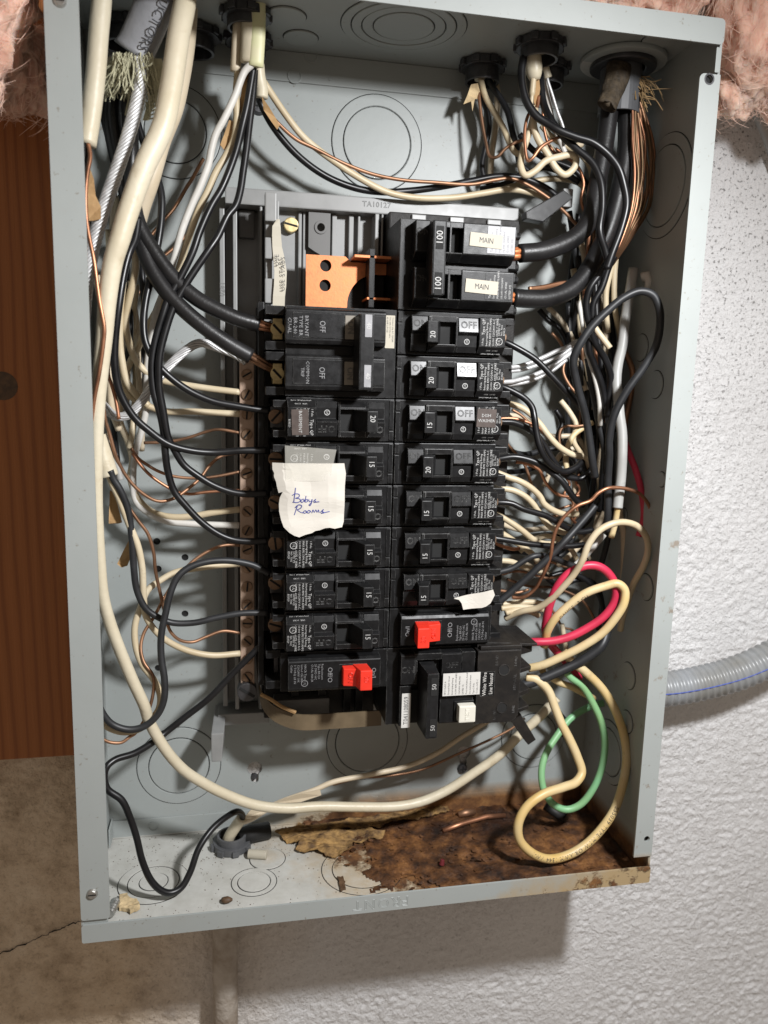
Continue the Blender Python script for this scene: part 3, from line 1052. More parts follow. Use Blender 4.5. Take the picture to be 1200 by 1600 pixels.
# lower end of the base
MB().box(104, 178, 70, 90, 96, 131).build('lower_housing', M['black_matte'], bus, bevel=1)
for x in (121, 139, 156, 164):
    MB().box(x, x + 5, 62, 90, 100, 130).build('lower_rib', M['black'], bus, bevel=.5)
MB().box(110, 146, 58, 72, 101, 113).build('lower_block', dg, bus, bevel=1.0)
MB().box(74, 108, 80, 99.5, 88, 96).build('lower_rail', gp, bus, bevel=.8)
q = P(343, 1188, 62)
tb = MB().hexa([(70, 60, q.z), (76.5, 60, q.z), (79, 97, q.z + 6), (72, 97, q.z + 6), (70, 60, 92), (78, 60, 92), (80, 97, 96), (72, 97, 96)])
tb.build('lower_tab', gp, bus, bevel=.6)
# brown fibre strip wrapped below
bp = [P(404, 1066, 62), P(408, 1090, 58), P(424, 1112, 52), P(462, 1128, 48), P(520, 1127, 48), P(596, 1122, 50)]
bp = spline(bp, 5)
mb = MB()
for i, q in enumerate(bp):
    k = 5.2 if i > 4 else 3.5 + i * .35
    for dy, dz in ((0, -k), (0, k), (1.2, k), (1.2, -k)):
        mb.v.append(q + Vector((0, dy, dz)))
for i in range(len(bp) - 1):
    for k in range(4):
        mb.f.append((4 * i + k, 4 * i + (k + 1) % 4, 4 * i + 4 + (k + 1) % 4, 4 * i + 4 + k))
mb.f += [(0, 3, 2, 1), tuple(4 * (len(bp) - 1) + k for k in range(4))]
fs_ = mb.build('fibre_strip', M['fishpaper'], bus)
mb = MB()
mb.tube(spline([P(408, 1085, 54), P(425, 1094, 50), P(440, 1104, 47), P(462, 1113, 46)], 5), 1.3, 6)
mb.build('strip_edge', M['kraft'], fs_)
# black retaining wedge at the upper right
ol = [P(u, v, 60) for u, v in ((816, 334), (875, 300), (890, 312), (843, 350), (817, 345))]
mb = MB().prism([(q.x, q.z) for q in ol], 54, 62, 'y')
wd = mb.build('retaining_wedge', M['black'], bus, bevel=.6)
q = P(886, 306, 60)
MB().box(q.x - 1.5, q.x + 5, 62.2, 70, q.z - 6, q.z + 5).build('wedge_bracket', gp, bus, bevel=.5)
for x0 in (192, 216, 240):
    MB().box(x0, x0 + 9, 60, 76, 412.5, 419).build('hold_down', gp, bus, bevel=.6)
MB().box(178.5, 262, 62, 88, 100, 420).build('right_base', M['black_matte'], bus, bevel=.8)

# ------------------------------------------------------------------ neutral bar
nb = thing('neutral_bar', (93, 62, 128), 'tan metal neutral bar with slotted screws left of the breakers', 'neutral bar')
MB().box(88.9, 97.6, 61, 72, 122.5, 331).build('bar', M['brass_bar'], nb, bevel=.5)
for z in (140, 225, 310):
    MB().box(90, 97, 72, 94.5, z - 6, z + 6).build('standoff', M['black_matte'], nb, bevel=.5)
for k in range(17):
    z = 320.3 - 11.95 * k
    a = random.uniform(0, 3.14)
    sc_ = MB().cyl((93.2, 61.2, z), (0, -1, 0), 3.35, 1.5, 18).build('screw', M['bronze'], nb, bevel=.35)
    sl = MB().box(93.2 - 2.9, 93.2 + 2.9, 59.5, 59.8, z - .5, z + .5)
    c = Vector((93.2, 60, z))
    sl.v = [c + Matrix.Rotation(a, 3, 'Y') @ (v_ - c) for v_ in sl.v]
    sl.build('slot', M['hole'], sc_)
q = P(386, 1083, 56)
mb = MB().cyl((q.x, 66, q.z), (0, -1, 0), 6.2, 9, 26)
lg = mb.build('lug_screw', M['darksteel'], nb, bevel=.7)
sl = MB().box(q.x - 5.6, q.x + 5.6, 56.6, 57.1, q.z - .8, q.z + .8)
c = Vector((q.x, 57, q.z))
sl.v = [c + Matrix.Rotation(.6, 3, 'Y') @ (v_ - c) for v_ in sl.v]
sl.build('slot', M['hole'], lg)
# black barrier between the neutral bar and the breakers
MB().box(99.5, 103, 48, 92, 128, 362).build('barrier', M['black'], nb, bevel=.5)


# ================================================================== BREAKERS
XC = 178.1
ZT = 410.0
PITCH = 25.4
BK = 85.0      # y of a breaker's foot
UPR = ((0, 0, 1), (-1, 0, 0))      # print that reads from the bottom up


def lines(mb, rows, x, y, z0, size, step, align='LEFT', spacing=1.0):
    for i, s_ in enumerate(rows):
        if s_:
            put_text(mb, s_, (x + i * step, y, z0), UPR[0], UPR[1], size, align=align, spacing=spacing)


def L(mb):      # breaker-local: x from the middle, absolute y, z about the pole centre
    return mb


BORG = Vector((0, BK, 0))


def bpart(mb, name, m, parent, bevel=0.0, **kw):
    return mb.build(name, m, parent, bevel=bevel, org=BORG, **kw)


PROTO = {}


def single_pole():
    """shared shapes of the small one-pole breaker"""
    d = {}
    body = MB().prism([(.3, -12.3), (63.5, -12.3), (63.5, -10.6), (70.8, -10.6), (70.8, -6.6), (64.2, -6.6), (64.2, 6.6), (70.8, 6.6), (70.8, 10.6), (63.5, 10.6), (63.5, 12.3), (.3, 12.3)], 29, BK, 'y')
    d['body'] = (body, M['black'], .45)
    d['terminal'] = (MB().box(64.0, 71.5, 47, 70, -6.4, 6.4), M['darksteel'], .4)
    d['rim'] = (MB().box(.6, 3.2, 28.3, 30, -11.6, 5.0).box(.6, 3.2, 28.3, 30, 6.2, 11.6), M['black'], .25)
    prof = [(30, -11.2), (24.6, -10.6), (21.4, -7.4), (21, -6.8), (21, 9.2), (21.6, 9.8), (30, 9.8)]
    d['frame'] = (MB().prism(prof, 17.0, 18.5, 'x').prism(prof, 33.2, 34.4, 'x').box(17, 34.4, 21.2, 30, 6.4, 9.6)
                  .prism([(30, -11.2), (24.6, -10.6), (21.4, -7.4), (21.2, -6.2), (30, -6.2)], 18.5, 33.2, 'x'), M['black'], .3)
    d['recess'] = (MB().box(18.5, 33.2, 27.0, 29.5, -6.2, 6.4), M['hole'], 0)
    for nm, x0, x1 in (('on_pad', 7.2, 16.6), ('off_pad', 34.8, 46.8)):
        d[nm] = (MB().prism([(30, -11.0), (24.8, -10.4), (23.4, -7), (23.4, -.8), (20.7, 1.0), (22.45, 9.0), (23.0, 9.7), (30, 9.7)], x0, x1, 'x'), M['pad_gloss'], .3)
    d['label_face'] = (MB().prism([(30, -11.2), (24.4, -10.6), (21.2, -7.4), (20.6, -6.8), (20.6, 9.2), (21.2, 9.8), (30, 9.8)], 47.2, 63.2, 'x'), M['black'], .35)
    hd = MB().hexa([(13.6, 9.6, -5.9), (19.4, 9.6, -5.9), (25.5, 27, -6.0), (15.5, 27, -6.0), (13.6, 9.6, 5.9), (19.4, 9.6, 5.9), (25.5, 27, 6.2), (15.5, 27, 6.2)])
    d['handle'] = (hd, M['handle'], .5)
    mb = MB()
    put_text(mb, 'ON', (12.2, 21.52, 5.0), (1, 0, 0), (0, .219, 1), 5.6, outline=.14, spacing=1.05, xs=.95)
    put_text(mb, 'OFF', (40.8, 21.52, 5.0), (1, 0, 0), (0, .219, 1), 5.6, outline=.14, spacing=1.05, xs=.95)
    d['moulded_letters'] = (mb, M['pad'], 0)
    mb = MB()
    put_text(mb, 'Type QP', (49.6, 20.53, -.2), *UPR, 2.5, align='LEFT')
    put_text(mb, '1 Pole', (49.4, 20.53, -6.2), *UPR, 1.7, align='LEFT')
    lines(mb, ['Interrupting Rating', 'MAX RMS SYM AMPS', '10,000 120/240V A.C.', 'CU-AL 60/75 C WIRE'], 51.7, 20.53, -6.4, 1.75, 2.05)
    lines(mb, ['LISTED 69J', 'NO. 7362', 'E53529'], 59.0, 20.53, -.2, 1.5, 1.6)
    mb.ring((59.4, 20.53, -3.6), (0, -1, 0), 1.75, 2.05, .01, 20)
    put_text(mb, 'UL', (59.4, 20.53, -3.6), *UPR, 1.9)
    mb.ring((40.6, 23.28, -4.2), (0, -1, 0), 1.3, 1.65, .01, 20)
    put_text(mb, 'SA', (40.6, 23.28, -4.2), *UPR, 1.9)
    put_text(mb, 'SWD-HACR TYPE', (55.5, 24.3, -10.62), (1, 0, 0), (0, -.1, 1), 1.5)
    for xx, s_ in ((53.5, 'LINE'), (57.6, 'LOAD')):
        put_text(mb, s_, (xx, 22.5, -8.9), (1, 0, 0), (0, -.7, .7), 1.3)
    d['print'] = (mb, M['ink'], 0)
    for k in d:
        mb, m, bv = d[k]
        o = mb.build(k, m, None, bevel=bv, org=BORG)
        PROTO[k] = o.data
        bpy.data.objects.remove(o)


single_pole()
SP_NAMES = dict(body='body', terminal='terminal', rim='body_rim', frame='handle_frame', recess='handle_slot', on_pad='on_pad', off_pad='off_pad', label_face='label_face', handle='handle', moulded_letters='moulded_lettering', print='printed_label')


def place(name, slot, side, label, poles=1, group=None):
    zc = ZT - PITCH * (slot + poles / 2)
    return thing(name, (XC, BK, zc), label, 'circuit breaker', group, math.pi if side == 'L' else 0.0)


def one_pole(slot, side, amps, label):
    r = place('circuit_breaker', slot, side, label, group='single-pole breakers')
    h = None
    for k, nm in SP_NAMES.items():
        o = bpy.data.objects.new(nm, PROTO[k])
        COL.objects.link(o)
        o.parent = h if k == 'x' else r
        ORG[o] = BORG
        if k == 'handle':
            h = o
    mb = MB()
    put_text(mb, amps, (16.6, 9.52, -1.6), *UPR, 4.4, xs=.9)
    bpart(mb, 'rating', M['ink'], h)
    z = random.uniform(-1, 1)
    sc_ = bpart(MB().cyl((68.4, 49.5, z), (0, -1, 0), 4.4, 4.4, 18), 'terminal_screw', M['bronze'], r, .4)
    a = random.uniform(0, 3)
    sl = MB().box(68.4 - 3.8, 68.4 + 3.8, 44.8, 45.2, z - .6, z + .6)
    c = Vector((68.4, 45, z))
    sl.v = [c + Matrix.Rotation(a, 3, 'Y') @ (v_ - c) for v_ in sl.v]
    bpart(sl, 'slot', M['hole'], sc_)
    return r


ordn = ['first', 'second', 'third', 'fourth', 'fifth', 'sixth', 'seventh']
right_lab = ['black 20 amp breaker directly below the main breaker', 'black 20 amp breaker just above the one labelled dish washer', 'black 15 amp breaker with the brown dish washer label',
             'black 20 amp breaker just below the one labelled dish washer', 'black 15 amp breaker in the right column, third above the peeling label', 'black 15 amp breaker in the right column, directly above the one with peeling label',
             'black 15 amp breaker with a peeling white label above the red handle']
right_lab[4] = 'black 15 amp breaker in the right column, fifth below the main breaker'
RB = []
for k, (a, l_) in enumerate(zip(('20', '20', '15', '20', '15', '15', '15'), right_lab)):
    RB.append(one_pole(2 + k, 'R', a, l_))
left_lab = ['black 20 amp breaker with the brown basement label', 'black 15 amp breaker taped under the top of the paper note', 'black 15 amp breaker half hidden by the lower part of the paper note',
            'black 15 amp breaker directly below the paper note', 'black 15 amp breaker in the left column, second below the paper note', 'black 15 amp breaker directly above the left red handle']
LB = []
for k, (a, l_) in enumerate(zip(('20', '15', '15', '15', '15', '15'), left_lab)):
    LB.append(one_pole(4 + k, 'L', a, l_))

# brown label tapes
def sticker(parent, x0, x1, z0, z1, y, m, name='sticker', th=.15, rot=0):
    c = Vector(((x0 + x1) / 2, y, (z0 + z1) / 2))
    mb = MB().box(x0, x1, y - th, y + .05, z0, z1)
    if rot:
        mb.v = [c + Matrix.Rotation(math.radians(rot), 3, 'Y') @ (v_ - c) for v_ in mb.v]
    return bpart(mb, name, m, parent)


s_ = sticker(RB[2], 47.8, 59.6, -2.6, 8.2, 20.2, M['brownlabel'], 'label_tape', rot=2)
mb = MB()
put_text(mb, 'DISH', (53.5, 19.9, 4.2), (1, 0, 0), (0, 0, 1), 2.7)
put_text(mb, 'WASHER', (53.7, 19.9, 1.2), (1, 0, 0), (0, 0, 1), 2.6)
bpart(mb, 'lettering', M['ink'], s_)
s_ = sticker(LB[0], 51.4, 61, -5.8, 8.6, 20.2, M['brownlabel'], 'label_tape', rot=-2)
mb = MB()
put_text(mb, 'BASEMENT', (56.2, 19.9, 1.2), *UPR, 2.6)
bpart(mb, 'lettering', M['ink'], s_)

# ---- main breaker, two poles, slots 0-1
mn = place('main_breaker', 0, 'R', 'black two pole 100 amp main breaker with MAIN labels', 2)
mn['category'] = 'main breaker'
bpart(MB().box(.2, 66, 29, BK, -25.2, 25.2), 'body', M['black'], mn, .5)
for zc in (12.7, -12.7):
    bpart(MB().box(66.2, 72, 33, 70, zc + 6.5, zc + 11.6).box(66.2, 72, 33, 70, zc - 11.6, zc - 6.5), 'terminal_guard', M['black'], mn, .5)
    bpart(MB().box(66.2, 69, 48, 64, zc - 6, zc + 6), 'terminal', M['darksteel'], mn, .5)
    for dz in (-9, 9):
        bpart(MB().cyl((72, 42, zc + dz), (1, 0, 0), 2.2, 4.5, 14), 'guard_peg', M['black'], mn, .4)
    prof = [(30, zc - 11.2), (25, zc - 10.8), (19.0, zc - 7.0), (18.6, zc - 6.4), (18.6, zc + 9.6), (19.2, zc + 10.2), (30, zc + 10.2)]
    bpart(MB().prism(prof, 7, 15.2, 'x'), 'on_pad', M['pad'], mn, .4)
    bpart(MB().prism(prof, 34.6, 65.8, 'x'), 'label_face', M['black'], mn, .4)
    bpart(MB().prism(prof, 15.6, 16.6, 'x').prism(prof, 26.6, 27.8, 'x').box(15.6, 34.4, 18.8, 30, zc + 7, zc + 10).prism([(30, zc - 11.2), (25, zc - 10.8), (19, zc - 7), (18.8, zc - 6.4), (30, zc - 6.4)], 15.6, 34.4, 'x'), 'handle_frame', M['black'], mn, .3)
    bpart(MB().box(16.6, 34.4, 27, 29.5, zc - 6.4, zc + 7), 'handle_slot', M['hole'], mn)
    mb = MB()
    put_text(mb, 'ON', (11.2, 18.55, zc + 4), (1, 0, 0), (0, 0, 1), 5, outline=.12)
    bpart(mb, 'moulded_lettering', M['pad'], mn)
    s_ = sticker(mn, 48.8, 65.2, zc - 5.6, zc + 9.2, 18.45, M['silverlabel'] if zc > 0 else M['black'], 'rating_plate')
    mb = MB()
    lines(mb, ['Type QP 2 Pole', 'Interrupting Rating', 'MAX RMS SYM AMPS', '10,000 120/240V', 'CU-AL WIRE', 'LISTED 69J'], 51.5, 18.22, zc - 5, 1.7, 2.4)
    bpart(mb, 'printed_label', M['inkdim'] if zc > 0 else M['ink'], s_)
    dx = 0 if zc > 0 else -1.5
    s_ = sticker(mn, 38.3 + dx, 57.6 + dx, zc - 2.6, zc + 4.8, 18.1, M['label'], 'main_label', rot=3)
    mb = MB()
    put_text(mb, 'MAIN', (48 + dx, 17.85, zc + 1.0), (1, 0, -.05), (.05, 0, 1), 4.2, spacing=.95, xs=.85)
    bpart(mb, 'lettering', M['inkdark'], s_)
tie = MB().hexa([(13.2, 3.8, -19), (20.8, 3.8, -19), (22.5, 22, -18.5), (14, 22, -18.5), (13.2, 3.8, 20.5), (20.8, 3.8, 20.5), (22.5, 22, 20.5), (14, 22, 20.5)])
hd = bpart(tie, 'tie_handle', M['handle'], mn, .9)
mb = MB()
for zc in (11.2, -13.0):
    i_ = bpart(MB().box(14.9, 19.1, 3.55, 4, zc - 6, zc + 6), 'number_inset', M['hole'], hd)
    put_text(mb, '100', (17, 3.5, zc), *UPR, 5.2, xs=.95)
bpart(mb, 'rating', M['ink'], hd)

# ---- old two pole 40 A breaker on the left, slots 2-3
ob = place('double_breaker', 2, 'L', 'black two pole breaker with tie bar and grey ON patches at upper left', 2)
bpart(MB().box(.4, 64, 29, BK, -25.2, 25.2), 'body', M['black'], ob, .5)
for zc in (12.7, -12.7):
    bpart(MB().box(64.2, 75, 31, 72, zc + 7.4, zc + 12.2).box(64.2, 75, 31, 72, zc - 12.2, zc - 7.4), 'terminal_guard', M['black'], ob, .5)
    t_ = bpart(MB().box(65, 70.5, 40, 60, zc - 6, zc + 6), 'terminal', M['brass'], ob, .4)
    sl = MB().cyl((68, 40, zc), (0, -1, 0), 4.0, .6, 18)
    t2 = bpart(sl, 'terminal_screw', M['brass'], t_)
    sl = MB().box(64.6, 71.4, 39.0, 39.3, zc - .7, zc + .7)
    c = Vector((68, 39, zc))
    sl.v = [c + Matrix.Rotation(.8, 3, 'Y') @ (v_ - c) for v_ in sl.v]
    bpart(sl, 'slot', M['hole'], t2)
    prof = [(30, zc - 11.4), (23, zc - 10.6), (22, zc - 9.6), (22, zc + 6.5), (23, zc + 8.6), (30, zc + 9.4)]
    bpart(MB().prism(prof, 7.8, 64.5, 'x'), 'raised_cover', M['black'], ob, .7)
    bpart(MB().box(8.2, 31, 21.2, 22.2, zc - 8.2, zc + 5.4), 'cover_plate', M['pad'], ob, .4)
    bpart(MB().box(31.6, 60.5, 21.5, 22.2, zc - 8.4, zc + 5.4), 'cover_plate', M['black'], ob, .5)
    p_ = bpart(MB().box(25.0, 31.4, 20.9, 21.6, zc - 7.6, zc + 5.4), 'on_patch', M['on_patch'], ob, .2)
    mb = MB()
    put_text(mb, 'ON', (28.2, 20.85, zc - 1), *UPR, 5.2, outline=.14, xs=.85)
    bpart(mb, 'moulded_lettering', M['darkgrey'], p_)
    mb = MB()
    put_text(mb, 'OFF', (44.2, 21.42, zc - 1), *UPR, 4.6, xs=.8)
    if zc > 0:      # lower one in the photograph (the breaker is upside down)
        lines(mb, ['COMMON', 'TRIP'], 52.2, 21.42, zc - 1, 2.7, 2.9, 'CENTER')
    else:
        lines(mb, ['BRYANT', 'TYPE BR', 'BR-240', 'CU-AL'], 53.0, 21.42, zc - 1.0, 2.9, 3.15, 'CENTER', 1.05)
    bpart(mb, 'printed_label', M['inkdim'], ob)
tie = MB().hexa([(17.4, 6.0, -20.5), (25.5, 6.0, -20.5), (26.5, 22, -20), (16.5, 22, -20), (17.4, 6.0, 20.5), (25.5, 6.0, 20.5), (26.5, 22, 20.5), (16.5, 22, 20.5)])
hd = bpart(tie, 'tie_handle', M['handle'], ob, .9)
mb = MB()
for zc in (13.0, -14.0):
    i_ = bpart(MB().box(18.8, 22.6, 5.75, 6.1, zc - 6.0, zc + 6.0), 'number_inset', M['silverlabel'], hd)
    put_text(mb, '40', (20.7, 5.7, zc), *UPR, 3.6)
bpart(mb, 'rating', M['ink'], hd)
s_ = sticker(ob, 1.4, 7.0, -22.0, -3.5, 28.6, M['label'], 'rating_sticker')
mb = MB()
lines(mb, ['Common trip AC 120/240', 'Use with CU-AL wire', '40 AMP 2 POLE'], 2.6, 28.35, -21, 1.3, 1.6)
bpart(mb, 'printed_label', M['inkdark'], s_)


# ---- red-handled breakers
def red_breaker(slot, side, label, tipdir):
    r = place('circuit_breaker', slot, side, label, group='red-handled breakers')
    bpart(MB().box(.4, 66, 29, BK, -12.3, 12.3).box(66, 74.5, 34, 74, 7.2, 12.2).box(66, 74.5, 34, 74, -12.2, -7.2), 'body', M['black'], r, .45)
    bpart(MB().box(66.2, 69, 46, 66, -6.8, 6.8), 'terminal', M['darksteel'], r, .4)
    prof = [(30, -10.6), (23, -10.2), (21.4, -9.0), (21.2, -8.4), (21.2, 7.8), (22, 9.4), (23.2, 10.2), (30, 10.4)]
    bpart(MB().prism(prof, 6, 62, 'x'), 'raised_cover', M['pad'], r, .5)
    bpart(MB().box(14.5, 31.5, 20.9, 22, -6.5, 6.3), 'handle_collar', M['black'], r, .3)
    # red rocker: proud block on the side towards the middle, lower step away from it
    b_ = MB().hexa([(13.4, 8.2, -6.6), (20.6, 8.2, -6.6), (23.5, 22, -6.2), (14.6, 22, -6.2), (13.4, 8.2, 5.8), (20.6, 8.2, 5.8), (23.5, 22, 6.2), (14.6, 22, 6.2)])
    h = bpart(b_, 'handle', M['redhandle'], r, .6)
    st_ = bpart(MB().hexa([(20.9, 14.5, -5.2), (29.5, 16.5, -5.2), (29.8, 22, -5.6), (20.9, 22, -5.6), (20.9, 14.5, 5.6), (29.5, 16.5, 5.6), (29.8, 22, 6), (20.9, 22, 6)]), 'handle_step', M['redhandle'], h, .5)
    mb = MB()
    put_text(mb, '20', (17, 8.15, -1.2), *UPR, 4.2, outline=.16)
    put_text(mb, 'ON', (25.2, 15.2, 0), UPR[0], (-1, -.22, 0), 4.2, outline=.16)
    bpart(mb, 'moulded_lettering', M['redhandle'], h)
    mb = MB()
    put_text(mb, 'On/I', (10.2, 21.12, 0), *UPR, 3.6)
    bpart(mb, 'on_mark', M['inkdim'], r)
    mb = MB()
    put_text(mb, 'Off/O', (37.0, 21.12, 0), *UPR, 4.0)
    lines(mb, ['Replacement', 'Type BR120', '20 SWD HC', 'CU-AL HACR', '', 'HACR Type', 'Listed Ckt Bkr', '120/240V 10K', '3 TORQ LB IN', 'Cutler'], 41.6, 21.12, -7.2, 1.9, 2.05)
    mb.ring((52.2, 21.12, 4.6), (0, -1, 0), 1.7, 2.05, .01, 20)
    put_text(mb, 'UL', (52.2, 21.12, 4.6), *UPR, 2.0)
    bpart(mb, 'printed_label', M['inkdim'], r)
    return r


red_breaker(10, 'L', 'black breaker with red handle at the foot of the left column', 1)
red_breaker(9, 'R', 'black breaker with red handle directly above the white test button', 1)

# ---- 50 A GFCI breaker, slots 10-11, longer than the rest
gf = place('gfci_breaker', 10, 'R', 'large black two pole 50 amp breaker with white test button', 2)
bpart(MB().box(-.4, 54, 29, BK, -25.0, 25.0), 'body', M['black'], gf, .5)
prof = [(30, -24), (22.5, -23.4), (21.6, -22.6), (21.6, 22.6), (22.4, 23.4), (30, 24)]
bpart(MB().prism([(30, 3.5), (21.2, 3.8), (20.4, 4.6), (20.4, 22.6), (21.4, 23.4), (30, 23.8)], 6.6, 15.4, 'x'), 'on_pad', M['pad'], gf, .4)
bpart(MB().prism([(30, 3.5), (21.2, 3.8), (20.4, 4.6), (20.4, 22.6), (21.4, 23.4), (30, 23.8)], 32.5, 45.0, 'x'), 'off_pad', M['pad'], gf, .4)
bpart(MB().box(15.6, 32.3, 21, 30, 19.5, 23.6).box(15.6, 17, 21, 30, 3.8, 19.3), 'handle_frame', M['black'], gf, .4)
bpart(MB().box(17.2, 32.2, 26.5, 29.5, 3.8, 19.3).box(14, 32.2, 26.5, 29.5, -22, -2), 'handle_slot', M['hole'], gf)
bpart(MB().prism([(30, -24), (22.5, -23.4), (21.8, -22.6), (21.8, 2.8), (30, 3.2)], 6.6, 13.8, 'x'), 'lower_face', M['black'], gf, .4)
bpart(MB().prism([(30, -24), (22.5, -23.4), (21.8, -22.6), (21.8, 2.8), (30, 3.2)], 32.5, 54, 'x').box(45.4, 54, 21.2, 30, 3.6, 23.6), 'lower_face', M['black'], gf, .4)
mb = MB()
put_text(mb, 'ON', (11, 20.35, 13.5), (1, 0, 0), (0, 0, 1), 5.4, outline=.13)
put_text(mb, 'OFF', (38.5, 20.35, 15.5), (1, 0, 0), (0, 0, 1), 5.0, outline=.13)
bpart(mb, 'moulded_lettering', M['pad'], gf)
tie = MB().hexa([(19.2, 3.6, -24), (26.2, 3.6, -24), (28, 24, -23.4), (18.5, 24, -23.4), (19.2, 3.6, 17.2), (26.2, 3.6, 17.2), (28, 24, 17.6), (18.5, 24, 17.6)])
hd = bpart(tie, 'tie_handle', M['handle'], gf, .8)
mb = MB()
for zc in (9.0, -17.0):
    bpart(MB().box(21.4, 25.4, 3.35, 3.8, zc - 5.6, zc + 5.6), 'number_inset', M['hole'], hd)
    put_text(mb, '50', (23.4, 3.3, zc), *UPR, 3.8)
bpart(mb, 'rating', M['ink'], hd)
s_ = sticker(gf, 33.0, 57.0, -3.6, 11.0, 18.6, M['whitelabel'], 'rating_label')
mb = MB()
lines(mb, ['GFCI CLASS A', 'Ground Fault Circuit', 'Interrupting Rating', '10,000 RMS SYM AMPS', '120/240V 60Hz 50A', 'LISTED UL', 'Press test button monthly', 'See instruction sheet', 'Type 2 Pole', 'CU-AL 60/75 C'], 34.5, 18.35, -3.0, 1.45, 2.3)
bpart(mb, 'printed_label', M['inkdark'], s_)
mod = bpart(MB().prism([(55, -23.5), (80, -23.5), (83.5, -19), (83.5, 24.4), (55, 24.4)], 18.8, BK - 20, 'y'), 'rear_module', M['black_matte'], gf, .8)
bpart(MB().prism([(56, 24.6), (84, 24.6), (96, 24.6), (96, 26.2), (90, 26.2), (56, 29)], 24, 62, 'y').box(57, 84, 20, 62, 24.5, 27), 'module_shelf', M['black_matte'], gf, .6)
for z0, z1 in ((18.5, 24), (6.2, 9), (-9.6, -6.5), (-20.5, -18)):
    bpart(MB().prism([(83.6, 24), (95, 30), (95, 60), (83.6, 60)], z0, z1, 'z'), 'terminal_fin', M['black_matte'], gf, .4)
for zc in (14, 0, -14):
    bpart(MB().box(83.6, 86, 34, 58, zc - 5, zc + 5), 'terminal', M['hole'], gf, .2)
for zc in (11.5, -13.5):
    hh = bpart(MB().cyl((72.4, 18.65, zc), (0, 1, 0), 3.2, .4, 22), 'screw_hole', M['hole'], gf)
    bpart(MB().ring((72.4, 18.7, zc), (0, -1, 0), 3.2, 3.8, .35, 26), 'hole_rim', M['black_matte'], hh, .1)
s_ = sticker(gf, 57.2, 66.5, -5.0, 11.0, 18.6, M['black'], 'wiring_label')
mb = MB()
put_text(mb, 'White Wire', (60.0, 18.38, 3), *UPR, 3.5, xs=.88)
put_text(mb, 'Line Neutral', (64.2, 18.38, 3), *UPR, 3.5, xs=.78)
bpart(mb, 'lettering', M['whitelabel'], s_)
mb = MB()
for (x, z, t) in ((67.5, 18, 'LOAD'), (67.5, -18, 'LOAD'), (80, 3, 'NEUTRAL'), (80, 17, 'LOAD'), (80, -15, 'LINE')):
    put_text(mb, t, (x, 18.72, z), *UPR, 2.4, outline=.08)
bpart(mb, 'moulded_lettering', M['black_matte'], gf)
tbtn = bpart(MB().box(43.2, 54.0, 15.2, 23, -20.5, -9.6), 'test_button', M['button'], gf, .8)
mb = MB()
put_text(mb, 'TEST', (48.6, 15.12, -15), *UPR, 3.6, outline=.14)
bpart(mb, 'moulded_lettering', M['button'], tbtn)
bpart(MB().box(41.5, 54.3, 20.6, 23, -22.2, -8.2), 'button_collar', M['pad'], gf, .4)
s_ = sticker(gf, 8.0, 13.6, -24.2, -1.8, 21.5, M['whitelabel'], 'serial_label')
mb = MB()
put_text(mb, 'T041108059', (10.8, 21.3, -13), *UPR, 4.0, xs=.9)
bpart(mb, 'lettering', M['inkdark'], s_)
# leg of the module hanging below
a, b = P(803, 1116, 40), P(829, 1157, 40)
dirv = (b - a).normalized()
sd = dirv.cross(Vector((0, 1, 0))).normalized()
mb = MB()
pts = []
for t, k in ((0, 5), (1, 4.2)):
    c = a + (b - a) * t
    for dy, s2 in ((-3, -k), (-3, k), (8, k), (8, -k)):
        pts.append(c + sd * s2 * .75 + Vector((0, dy, 0)))
mb.add(pts, [(0, 1, 2, 3), (7, 6, 5, 4), (0, 4, 5, 1), (1, 5, 6, 2), (2, 6, 7, 3), (3, 7, 4, 0)])
mb.v = [v_ - Vector((XC, 0, ZT - PITCH * 11)) for v_ in mb.v]
bpart(mb, 'module_leg', M['black_matte'], gf, .5)

# ================================================================== PAPER NOTE, TORN LABEL
def paper_sheet(uvs, y, name, label, cat, m, th=.22, curl=None, tint=None):
    pts = [P(u, v, y) for u, v in uvs]
    vs_, fs = plate([[(q.x, q.z) for q in pts]], th)
    bm = bmesh.new()
    bv = [bm.verts.new((q[0], y - q[2], q[1])) for q in vs_]
    for f in fs:
        try:
            bm.faces.new([bv[i] for i in f])
        except ValueError:
            pass
    bmesh.ops.remove_doubles(bm, verts=bm.verts, dist=1e-4)
    bmesh.ops.triangulate(bm, faces=bm.faces)
    for _ in range(3):
        long = [e for e in bm.edges if e.calc_length() > 4.5]
        if not long:
            break
        bmesh.ops.subdivide_edges(bm, edges=long, cuts=1)
        bmesh.ops.triangulate(bm, faces=bm.faces)
    mb = MB()
    bm.verts.index_update()
    mb.add([q.co + Vector((0, curl(q.co) if curl else 0, 0)) for q in bm.verts], [tuple(q.index for q in f.verts) for f in bm.faces])
    bm.free()
    return finish(mb.build(name, m, smooth=False), label, cat)


cn = lambda c: (400 + c[0] / 5.217, 600 + c[1] / 5.217)
outl = [cn(q) for q in ((135, 645), (300, 646), (500, 648), (722, 648), (728, 690), (735, 730), (726, 830), (722, 1000), (716, 1120), (700, 1165), (640, 1176), (600, 1168), (560, 1172), (520, 1188), (480, 1196), (455, 1212), (400, 1225), (350, 1245), (310, 1232), (270, 1208), (225, 1165), (205, 1110), (190, 1040), (188, 980), (195, 930), (218, 880), (185, 890), (172, 840), (165, 800), (148, 760), (150, 730), (136, 700))]
NY = 16.5


